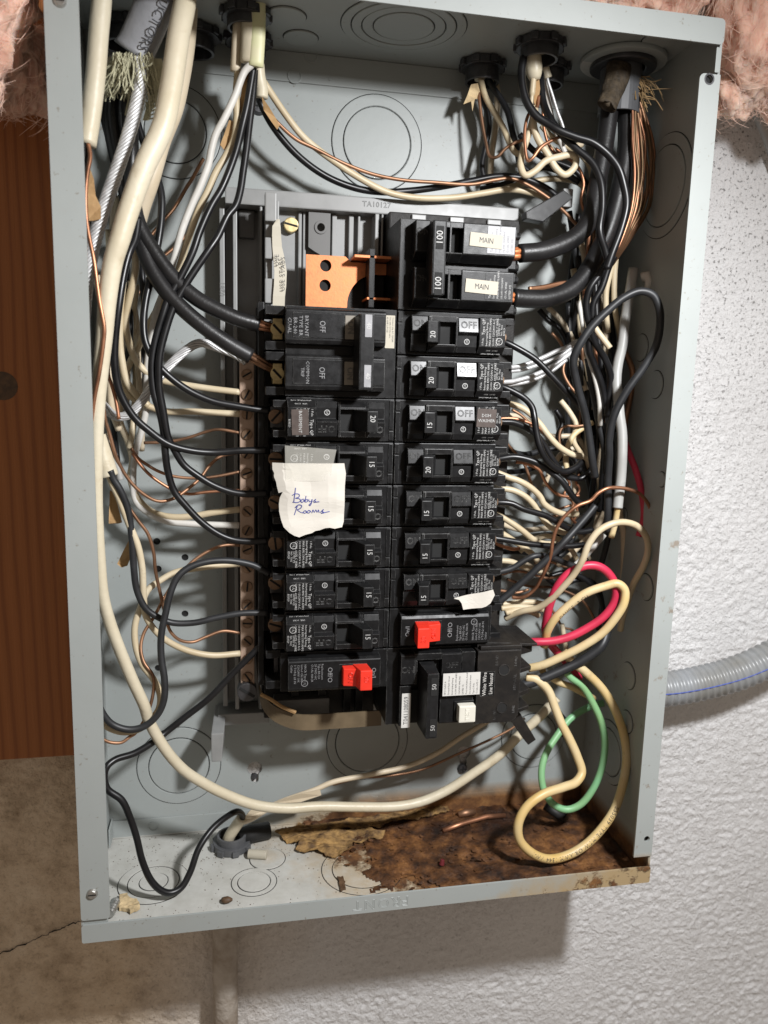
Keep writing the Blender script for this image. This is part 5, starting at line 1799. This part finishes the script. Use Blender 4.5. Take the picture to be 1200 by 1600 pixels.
wr('short beige wire showing behind the knot', 'wbeige', 1.96, '840,235 850,226 870,238 890,232 910,225', [70, 72])

# main service conductors
m1, _ = wr('very thick black service cable to the upper main pole', 'cblack', [5.7] * 92, '960,90 957,130 954,157 945,225 934,285 928,322 918,350 900,370 872,385 844,393 812,396', [60, 58, 54, 50, 46, 44, 44], n=18, name='service_conductor', cat='cable', ends=[(1, 7, 'copperbus')], sub=7) if False else wire('very thick black service cable to the upper main pole', 'cblack', 5.6, ypts('960,90 957,130 954,157 945,225 934,285 928,322 918,350 900,370 872,385 844,393 812,396', [60, 58, 54, 50, 46, 44, 44]), n=18, name='service_conductor', cat='cable', ends=[(1, 7, 'copperbus')])
wire('very thick black service cable to the lower main pole', 'cblack', 5.6, ypts('981,90 980,130 979,161 979,225 971,281 960,330 950,360 940,382 925,412 908,437 887,455 855,466 825,467 801,465', [62, 60, 56, 54, 54, 50, 46, 44]), n=18, name='service_conductor', cat='cable', ends=[(1, 6, 'copperbus')])
ns = thing('neutral_strands', P(985, 120, 50), 'bundle of loose copper neutral strands beside the thick service cables', 'wire')
rnd = random.Random(11)
for k in range(13):
    a = k / 12
    o1, o2 = rnd.uniform(-3, 3), rnd.uniform(-4, 4)
    base = [(978 + 6 * a, 112, 50 + 8 * a), (988 + 16 * a + o1, 165, 50 + 10 * a), (988 + 34 * a + o2, 220, 48 + 12 * a), (992 + 32 * a + o1, 272, 46 + 14 * a), (988 + 25 * a - o2, 322, 46 + 14 * a), (976 + 16 * a, 362, 46 + 12 * a), (962 + 8 * a, 395, 48 + 10 * a), (940 + 4 * a, 428, 54 + 8 * a), (912, 440 + 6 * a, 60), (880, 441 + 8 * a, 58), (845, 448 + 7 * a, 54), (826, 450 + 6 * a, 52)]
    MB().tube(pth(base, 5), .95, 6).build('strand', M['copper_green'] if k % 3 else M['copper'], ns, smooth=True)
wrp = MB()
path = pth(ypts('968,100 964,122 956,146 948,166', [50, 48, 44]))
wrp.tube(path, [7.5, 7.8, 8, 8, 8, 7.8, 7.8, 7.6, 7.4, 7.2, 7, 7, 6.8, 6.6, 6.4, 6.4] + [6.3] * (len(path) - 16), 20, sy=.6, ref=(1, 0, 0))
for v_ in wrp.v:
    v_ += Vector((1, 1, 1)) * (noise.noise(v_ * .25) * 1.5 + noise.noise(v_ * .8) * .7)
cw = wrp.build('cloth_wrap', M['brownfray'], smooth=True)
finish(cw, 'brown torn cloth wrap around the service cables at the conduit mouth', 'wrap')
fr = MB()
for k in range(60):
    u0, v0 = rnd.uniform(975, 1005), rnd.uniform(118, 150)
    d = rnd.uniform(8, 34)
    fr.tube(spline([P(u0, v0, 52), P(u0 + d * .6, v0 + rnd.uniform(-4, 12), 50), P(u0 + d, v0 + rnd.uniform(-2, 30), 50 + rnd.uniform(-4, 4))], 3), rnd.choice((.15, .25, .4)), 4, cap=False)
fr.tube(spline([P(1008, 141, 50), P(1030, 139, 48), P(1058, 139, 46)], 4), .2, 4)
o = fr.build('frayed_threads', M['brownthread'], cw, org=Vector())
o['kind'] = 'stuff'

# ---------------- right hand bundle
wr('big black wire loop standing out at the right wall', 'wgrey', 2.45, '930,745 926,722 915,650 902,602 896,562 905,540 925,510 950,485 975,465 1000,455 1020,461 1030,482 1031,510 1025,540 1005,575 980,610 960,648 952,685 952,712 950,749 950,795 948,830', [46, 40, 34, 30, 26, 22, 24, 30, 36, 42, 46])
wr('black wire curling from the thick cables to the bundle middle', 'wblack', 2.14, '962,385 955,400 940,425 922,450 916,475 920,505 930,535 945,560 955,590 952,615 948,650', [38, 40, 44, 50, 54])
wr('black wire beside it running straight down the bundle', 'wblack', 2.14, '960,400 952,415 940,450 927,475 925,510 920,545 927,565 940,600 947,637 952,675 950,710', [42, 46, 50, 54, 58])
wr('grey white cable hanging at the right of the bundle', 'greywhite', 3.3, '990,420 982,470 977,500 972,542 966,566 963,593 966,623 968,648 972,678 972,712 970,749 966,782 965,794', [64, 56, 48, 42, 40], n=12, name='cable', cat='cable')
wr('yellowish wire end below the grey white cable', 'wyellowed', 2.0, '966,788 964,800 961,818 955,840', [40, 44])
wr('grey sheathed cable behind the grey white one', 'wbeige', 2.31, '972,765 968,800 974,830 975,870 974,905', [62, 64, 64], name='cable', cat='cable')
wr('brown wire bowing right of the grey white cable', 'copper_old', 1.9, '972,540 979,555 988,579 987,608 979,648 974,680', [66, 66])
wr('thin dark red wire low on the right wall', 'red', 2.2, '976,690 983,709 992,731 1001,762 1006,795 1005,815 998,838', [56, 50, 44, 42, 42])
for k, (lab, s) in enumerate((('cream wire standing behind the lower thick service cable', '956,410 952,430 947,455 947,490 950,520'), ('cream wire close to the right wall below the copper strands', '962,405 960,430 960,475 965,505 970,530'))):
    wr(lab, 'wcream', 1.96, s, [70, 74])
wr('cream wire end poking through the black bundle', 'wcream', 1.96, '925,505 935,520 945,533 953,544', [58, 52])
wr('aluminium strand pair to the neutral side, upper one', 'alu', 1.5, '798,574 812,572 830,566 850,558 867,550 885,543 902,533', [60, 62, 66])
wr('aluminium strand pair to the neutral side, lower one', 'alu', 1.5, '786,597 800,596 817,592 835,586 855,577 875,564 897,548', [58, 62, 66])
wr('aluminium strand between the upper and lower pair', 'alu', 1.3, '798,580 815,578 835,572 855,565 875,556 898,540', [62, 66])
wr('aluminium strand lowest beside the second small right breaker', 'alu', 1.3, '788,602 805,600 822,597 842,590 862,580 885,562', [62, 66])
for k, (lab, mk, s, ys) in enumerate((
    ('thin dark wire deep in the bundle, leftmost', 'wblack', '905,400 900,440 897,480 900,530 905,580 903,620', [84, 84]),
    ('thin pale wire deep in the bundle behind the loop', 'wcream', '896,420 903,470 908,520 915,560 922,600 926,640', [80, 76]),
    ('grey wire deep in the bundle next to the pale one', 'wgrey', '912,440 916,490 920,540 928,590 938,630 945,670', [78, 72]),
    ('black wire deep in the bundle right of the pale one', 'wblack', '930,440 932,490 936,540 942,590 946,640 950,690', [74, 70]),
    ('copper wire deep in the bundle showing above the loop', 'copper', '921,360 919,385 916,410 912,440 915,480', [60, 68]),
    ('beige wire deep in the bundle beside the copper', 'wbeige', '908,380 913,400 917,430 918,470 915,520', [70, 76]),
    ('black wire hugging the rear of the bundle', 'wblack', '936,560 940,610 946,660 944,710 940,760 938,800', [76, 76]),
    ('grey black wire hugging the front of the bundle', 'wgrey', '918,560 926,610 935,660 944,700 946,740', [62, 62]),
    ('beige wire hanging behind the lower bundle', 'wbeige', '940,640 942,690 936,730 938,780 930,830', [78, 80]),
    ('black wire deep behind the lower bundle', 'wblack', '928,640 934,690 930,730 925,770 922,800', [82, 82]),
    ('dark wire at the back right of the lower bundle', 'wgrey', '955,690 956,740 955,790 950,840 940,880', [70, 74]),
    ('black wire crossing low behind the bundle', 'wblack', '900,380 893,420 890,470 893,520 898,560 900,600', [88, 88]),
    ('black wire along the back panel in the upper bundle', 'wblack', '930,330 925,370 918,420 912,470 906,520 908,570 915,620 925,680', [82, 82]),
    ('grey wire along the back panel in the upper bundle', 'wgrey', '944,340 940,390 934,440 934,500 940,560 944,620', [80, 80]))):
    wr(lab, mk, 2.1 if mk not in ('copper',) else 1.2, s, ys)

# breaker leads on the right
T0 = 54
wr('black lead of the uppermost small right breaker', 'wblack', 2.09, '780,532 790,535 810,545 837,562 862,587 885,612 904,632 915,645', [T0, 50, 46, 50])
wr('black lead of the second small right breaker dropping into the bundle', 'wblack', 2.14, '776,602 786,605 802,612 820,623 831,636 835,653 838,675 844,699 853,717 867,731 882,737 900,730 908,722', [T0, 50, 44, 42, 44, 50])
wr('cream lead leaving beside the dish washer breaker', 'wcream', 2.05, '782,627 795,631 813,636 829,647 844,663 855,678 870,695 882,704 894,710 910,713', [66, 60, 56, 56])
wr('black lead of the dish washer breaker', 'wblack', 2.09, '772,657 783,659 802,660 822,668 837,678 850,695 861,714 872,730 885,744 902,748', [T0, 54, 54, 56])
wr('copper wire above the dish washer breaker lead', 'copper', 1.1, '774,656 784,654 802,654 819,658 834,664 846,672 856,684 868,692', [60, 58, 58])
wr('black lead of the breaker below the dish washer one', 'wblack', 2.18, '770,718 780,717 802,714 825,718 844,726 864,740 879,753 891,770 901,782 912,790', [T0, 50, 46, 46])
wr('thin copper wire falling steeply behind the black leads', 'copper_old', 1.0, '784,684 791,692 802,704 817,722 823,734 828,750 833,765', [66, 68, 72])
wr('copper wire curving down under the black lead', 'copper', 1.05, '806,722 816,723 831,728 843,735 850,749 858,761 873,773 892,776 905,774', [58, 58, 60])
wr('cream lead below the second black lead', 'wcream', 2.05, '772,737 780,740 795,746 810,751 828,761 844,776 850,787 866,798 881,803 903,803', [62, 58, 56, 58])
wr('cream lead sweeping under the neighbouring cream one', 'wcream', 2.05, '776,762 790,764 804,767 821,776 835,790 848,810 861,824 877,831 892,832', [64, 60, 60])
wr('black lead of the fifth small right breaker', 'wblack', 2.05, '768,786 780,785 800,787 817,795 837,801 853,806 871,816 884,824 903,831 926,828', [T0, 50, 50, 54])
wr('cream lead beside the fifth small right breaker', 'wcream', 2.05, '770,800 780,805 796,815 816,829 832,842 848,849 868,850', [64, 60, 62])
wr('black lead of the sixth small right breaker', 'wblack', 1.96, '766,840 780,842 804,846 829,850 861,853 894,853 913,851', [T0, 52, 54])
wr('cream lead beside the sixth small right breaker', 'wcream', 2.05, '774,829 785,834 801,844 821,857 834,868 843,881 856,890', [66, 64, 66])
wr('copper end beside the sixth small right breaker', 'copper', 1.2, '772,848 780,852 790,855 801,858 812,857', [62, 62])
wr('grey black lead of the seventh small right breaker', 'wgrey', 1.96, '766,900 780,894 800,888 819,876 834,869 850,868 868,873 884,880 899,885', [T0, 50, 54])
wr('grey black lead slanting up across the leads above the red handle', 'wgrey', 2.40, '768,948 780,940 804,920 825,902 842,886 861,868 881,847 900,826 918,805 930,790', [50, 44, 40, 42])
wr('cream lead beside the seventh small right breaker', 'wcream', 1.96, '772,876 783,876 800,878 816,885 834,891 850,892', [66, 66])
cl, clp = wr('copper wire looping high over the lower leads', 'copper', 1.2, '800,933 812,934 824,930 837,919 845,905 851,893 860,870 864,844 871,823 884,805 903,790 923,782 934,771 949,763 962,762 980,764 1000,772 1015,792 1020,815', [56, 50, 42, 36, 32, 30, 32, 36])
wr('uppermost of three short cream leads at the red handled breaker', 'wcream', 1.87, '785,944 796,943 812,941 835,941 850,944', [62, 62])
wr('middle one of three short cream leads at the red handled breaker', 'wcream', 1.87, '783,951 796,949 812,948 835,950 850,953', [58, 60])
wr('lowest of three short cream leads at the red handled breaker', 'wcream', 1.87, '790,958 800,955 812,953 828,956 842,962', [56, 60])
wr('thin copper wire below the seventh breaker lead', 'copper_old', 1.0, '772,897 785,897 800,893 815,893 835,898 855,903 880,900', [68, 70])
wr('thin copper wire near the back panel under the leads', 'copper_old', 1.0, '772,921 790,924 808,926 826,921', [64, 66])
for k, (lab, mk, r, s, ys) in enumerate((
    ('pale wire crossing behind the black leads at mid height', 'wbeige', 1.78, '850,760 858,740 868,722 880,706 898,700', [78, 74]),
    ('yellowish wire curling in the bundle beside the big loop', 'wyellowed', 1.9, '886,736 884,716 888,695 898,678 912,668 926,660', [64, 66]),
    ('thin copper wire curling in front of the yellowish curl', 'copper_old', .9, '878,706 874,690 876,672 884,666 900,666 916,664', [62, 62]),
    ('beige wire falling in the middle of the bundle', 'wbeige', 1.78, '896,740 898,760 899,790 897,815 893,840', [76, 78]),
    ('dark wire crossing under the beige one', 'wgrey', 1.78, '880,860 890,835 905,812 922,800 936,778', [72, 70]),
    ('black wire low in the bundle behind the cream loop', 'wblack', 1.96, '860,900 880,895 905,900 925,915 938,935 944,965', [80, 78]),
    ('beige wire slanting low behind the red loop', 'wbeige', 1.96, '870,884 890,868 910,848 930,828 945,800', [74, 72]),
    ('white wire slanting behind the cream loop', 'wwhite', 1.96, '898,884 915,868 930,852 944,835', [60, 60]),
    ('black wire bending down behind the red loop', 'wblack', 2.05, '845,890 870,915 905,905 928,912 940,940 935,985', [84, 80]),
    ('thin copper wire hooked under the yellow loop', 'copper_old', .9, '862,952 870,965 880,980 895,985 900,1000', [80, 80]),
    ('cream wire hidden behind the lower red loop', 'wcream', 1.78, '878,975 882,1000 886,1020 892,1035', [78, 76]),
    ('copper wire knotted deep in the middle of the bundle', 'copper', .9, '905,740 900,752 906,765 898,780 902,800 896,815', [72, 72]),
    ('black wire knotted deep in the middle of the bundle', 'wblack', 1.78, '885,738 896,745 906,748 916,742 926,733', [66, 66]),
    ('copper wire tangled below the middle of the bundle', 'copper_old', .9, '860,800 875,795 890,790 905,785', [78, 78]),
    ('dark wire tangled below the middle of the bundle', 'wgrey', 1.9, '850,870 875,868 890,850 900,830 918,815 930,795', [82, 80]),
    ('copper wire lying across the lower leads', 'copper_old', 1.0, '835,880 860,878 880,885 905,888', [74, 74]),
    ('beige wire lying behind the lower leads', 'wbeige', 1.78, '820,880 845,894 870,898 895,890 915,872', [84, 84]))):
    wr(lab, mk, r, s, ys)

# big loops lower right
wr('large cream wire loop arching highest at the right', 'wcream', 2.18, '790,966 803,960 817,955 840,950 860,937 880,917 897,897 910,875 920,850 935,830 955,819 975,816 995,822 1010,840 1012,862 1005,885 990,912 980,940 972,967 969,984', [60, 50, 36, 26, 22, 22, 26, 36, 46])
wr('thick red wire loop beside the test breaker', 'red', 2.75, '905,1060 887,1037 868,1016 857,1002 852,985 854,968 860,942 872,915 890,895 915,884 935,885 952,897 962,917 960,940 945,962 920,980 890,995 862,1002 838,1003 822,1003', [60, 54, 46, 38, 34, 32, 34, 40, 46])
yl, ylp = wr('yellowed cream loop crossing inside the red one', 'wyellowed', 2.8, '850,1010 853,995 856,985 867,967 890,945 915,927 945,916 965,912 976,922 975,942 962,965 940,990 910,1010 880,1025 848,1039 826,1044', [48, 44, 38, 32, 28, 26, 32, 40, 48])
print_on(yl, ylp, 2.8, 'GAUGE 12 CU', 26, 3.4, ang=-.5)
wr('black wire rising right from the test breaker', 'wgrey', 3.4, '815,1071 838,1064 867,1052 900,1037 925,1022 940,1008 947,990 950,965', [52, 48, 42, 48])
bl, blp = wr('cream loop with black print hanging lowest over the rust', 'wyellowed', 3.0, '880,1018 892,1032 915,1050 940,1075 960,1107 975,1150 979,1187 972,1230 960,1265 940,1295 915,1320 885,1337 855,1342 830,1332 812,1312 810,1287 822,1262 847,1242 880,1230 900,1222 909,1207 902,1182 890,1155 877,1130 867,1105 856,1078 838,1062 822,1058', [52, 46, 38, 28, 22, 18, 18, 22, 30, 38, 46, 52])
print_on(bl, blp, 3.0, 'E55039 TYPE MTW OR AWM 1344 VW-1', 122, 3.9, ang=-.35, flip=False)
wr('green ground wire loop hanging over the rust', 'green', 2.5, '880,1042 890,1057 910,1072 927,1100 940,1130 945,1162 940,1200 927,1232 907,1257 885,1265 865,1257 850,1235 846,1207 852,1180 870,1150 892,1122 922,1104 945,1098', [56, 52, 48, 46, 48, 52, 60, 70, 76])
wr('short cream wire behind the green loop', 'wyellowed', 2.4, '858,1056 875,1067 890,1072 910,1082 928,1092', [60, 62])
wr('cream wire hanging behind the rear of the test breaker', 'wyellowed', 2.3, '845,1040 850,1056 852,1075 862,1090', [58, 56])
wr('black wire behind the green loop', 'wblack', 1.78, '862,1098 875,1115 884,1130 880,1150', [72, 78])

# bottom leads
bj = thing('cable_jacket', P(357, 1312, 76), 'short cream jacket rising from the floor connector', 'cable')
MB().tube(pth(ypts('352,1330 358,1308 368,1292 378,1278', [78, 74, 70])), 3.8, 12).build('jacket', M['jacket'], bj, smooth=True)
kraft(bj, [((382, 1276), (392, 1264), (420, 1256), (470, 1238), (500, 1233), (502, 1242), (470, 1252), (430, 1264), (395, 1276), (386, 1286))], y=70, m='wbeige', amp=3)
wr('thin cream wire rising from the floor connector across the bottom', 'wbeige', 1.9, '378,1285 392,1280 432,1256 492,1234 520,1222 580,1210 640,1196 684,1176 720,1152 760,1128 785,1112', [70, 74, 78, 80])
wr('thin copper wire along the bottom beside the cream one', 'copper_old', .9, '520,1226 560,1216 608,1212 660,1202 720,1176 765,1156 800,1138 820,1122', [78, 82, 80])

# more conductors packed into the two gutters
rnd = random.Random(21)
KINDS = (('wblack', 'black'), ('wgrey', 'grey black'), ('wbeige', 'beige'), ('copper_old', 'bare copper'))
for a, where in enumerate(('beside the thick service cables', 'behind the big black loop', 'above the high copper loop')):
    for mk, cname in KINDS:
        u0 = rnd.uniform(890, 945)
        pts_ = []
        for v0 in (330, 400, 470, 540, 610, 680, 750):
            u0 = min(max(u0 + rnd.uniform(-9, 11), 888), 962)
            pts_.append((u0, v0 + rnd.uniform(-12, 12), rnd.uniform(72, 94)))
        wire('%s wire buried deepest in the right bundle %s' % (cname, where), mk, 1.0 if mk == 'copper_old' else 1.9, pts_[a:a + 5])
for k, (v0, mk, cname) in enumerate(((648, 'wbeige', 'beige'), (700, 'wgrey', 'grey black'), (738, 'wblack', 'black'), (776, 'copper_old', 'bare copper'), (818, 'wbeige', 'beige'), (862, 'wblack', 'black'), (905, 'copper_old', 'bare copper'))):
    u0 = rnd.uniform(780, 796)
    d = rnd.uniform(-30, 60)
    wire('%s wire crossing near the back panel behind the %s small right breaker lead' % (cname, ('third', 'fourth lower', 'fourth', 'fifth', 'sixth upper', 'sixth', 'seventh')[k]), mk, 1.0 if mk == 'copper_old' else 1.9,
         [(u0, v0, 80), (u0 + 35, v0 + d * .2 + rnd.uniform(-6, 10), 86), (u0 + 75, v0 + d * .6 + rnd.uniform(-14, 14), 90), (u0 + 118, v0 + d + rnd.uniform(-16, 16), 88), (u0 + 140, v0 + d + rnd.uniform(10, 50), 86)])
for a, where in enumerate(('behind the heavy double breaker cables', 'behind the aluminium bend', 'below the aluminium bend')):
    for mk, cname in (('wblack', 'black'), ('wcream', 'cream'), ('wbeige', 'beige')):
        u0 = rnd.uniform(168, 215)
        pts_ = []
        for v0 in (300, 370, 440, 510, 580, 650, 710):
            u0 = min(max(u0 + rnd.uniform(-10, 10), 164), 226)
            pts_.append((u0, v0 + rnd.uniform(-12, 12), rnd.uniform(66, 92)))
        wire('%s wire at the back of the left bundle %s' % (cname, where), mk, 1.9, pts_[a:a + 5])

# thinner stray conductors lying nearer the front of the right gutter
for lab_, mk, r_, s_, ys_ in (
        ('thin white wire dropping in front of the bundle below the lower service cable', 'wwhite', 1.5, '904,470 910,505 916,545 928,585 936,625 938,665', [56, 54, 58]),
        ('thin copper wire dropping beside the thin white one', 'copper', .95, '912,462 922,500 930,540 934,580 944,620 946,660', [54, 56, 60]),
        ('kinked copper wire between the aluminium strands and the bundle', 'copper_old', 1.0, '862,520 876,536 884,556 880,580 890,602 904,618', [78, 74, 70]),
        ('black wire curling under the lower service cable', 'wblack', 1.9, '842,484 856,500 872,512 884,532 888,560 900,590', [88, 84, 78]),
        ('beige wire curling under the lower service cable', 'wbeige', 1.8, '856,480 874,498 890,520 900,548 906,580 916,610', [84, 80, 74]),
        ('kinked black wire beside the yellowish curl', 'wblack', 1.9, '868,640 878,660 872,684 882,704 896,716 908,736', [72, 68, 66]),
        ('kinked cream wire beside the yellowish curl', 'wcream', 1.8, '876,626 890,644 900,664 896,688 906,706 922,722', [70, 66, 64]),
        ('copper wire zigzagging below the kinked cream wire', 'copper', .95, '880,742 890,756 882,772 896,786 890,804 902,820', [68, 66, 66]),
        ('cream wire arching over behind the sixth right breaker lead', 'wcream', 1.8, '812,862 830,846 850,838 872,842 892,858 904,880', [72, 66, 64]),
        ('copper wire arching under the highest cream lead', 'copper_old', .95, '800,640 816,650 832,668 846,690 850,716 862,738', [74, 72, 70]),
        ('black wire draped behind the cream knot at the upper right', 'wblack', 1.9, '812,210 830,232 852,248 876,256 900,268 918,292 924,330', [76, 70, 64]),
        ('cream wire draped behind the cream knot at the upper right', 'wcream', 1.8, '846,196 862,214 884,228 906,240 922,262 926,300 920,340', [72, 66, 62]),
        ('copper wire draped from the knot to the service cables', 'copper', .95, '868,232 886,246 904,262 912,286 908,312 916,340', [58, 56, 56])):
    wire(lab_, mk, r_, ypts(s_, ys_))
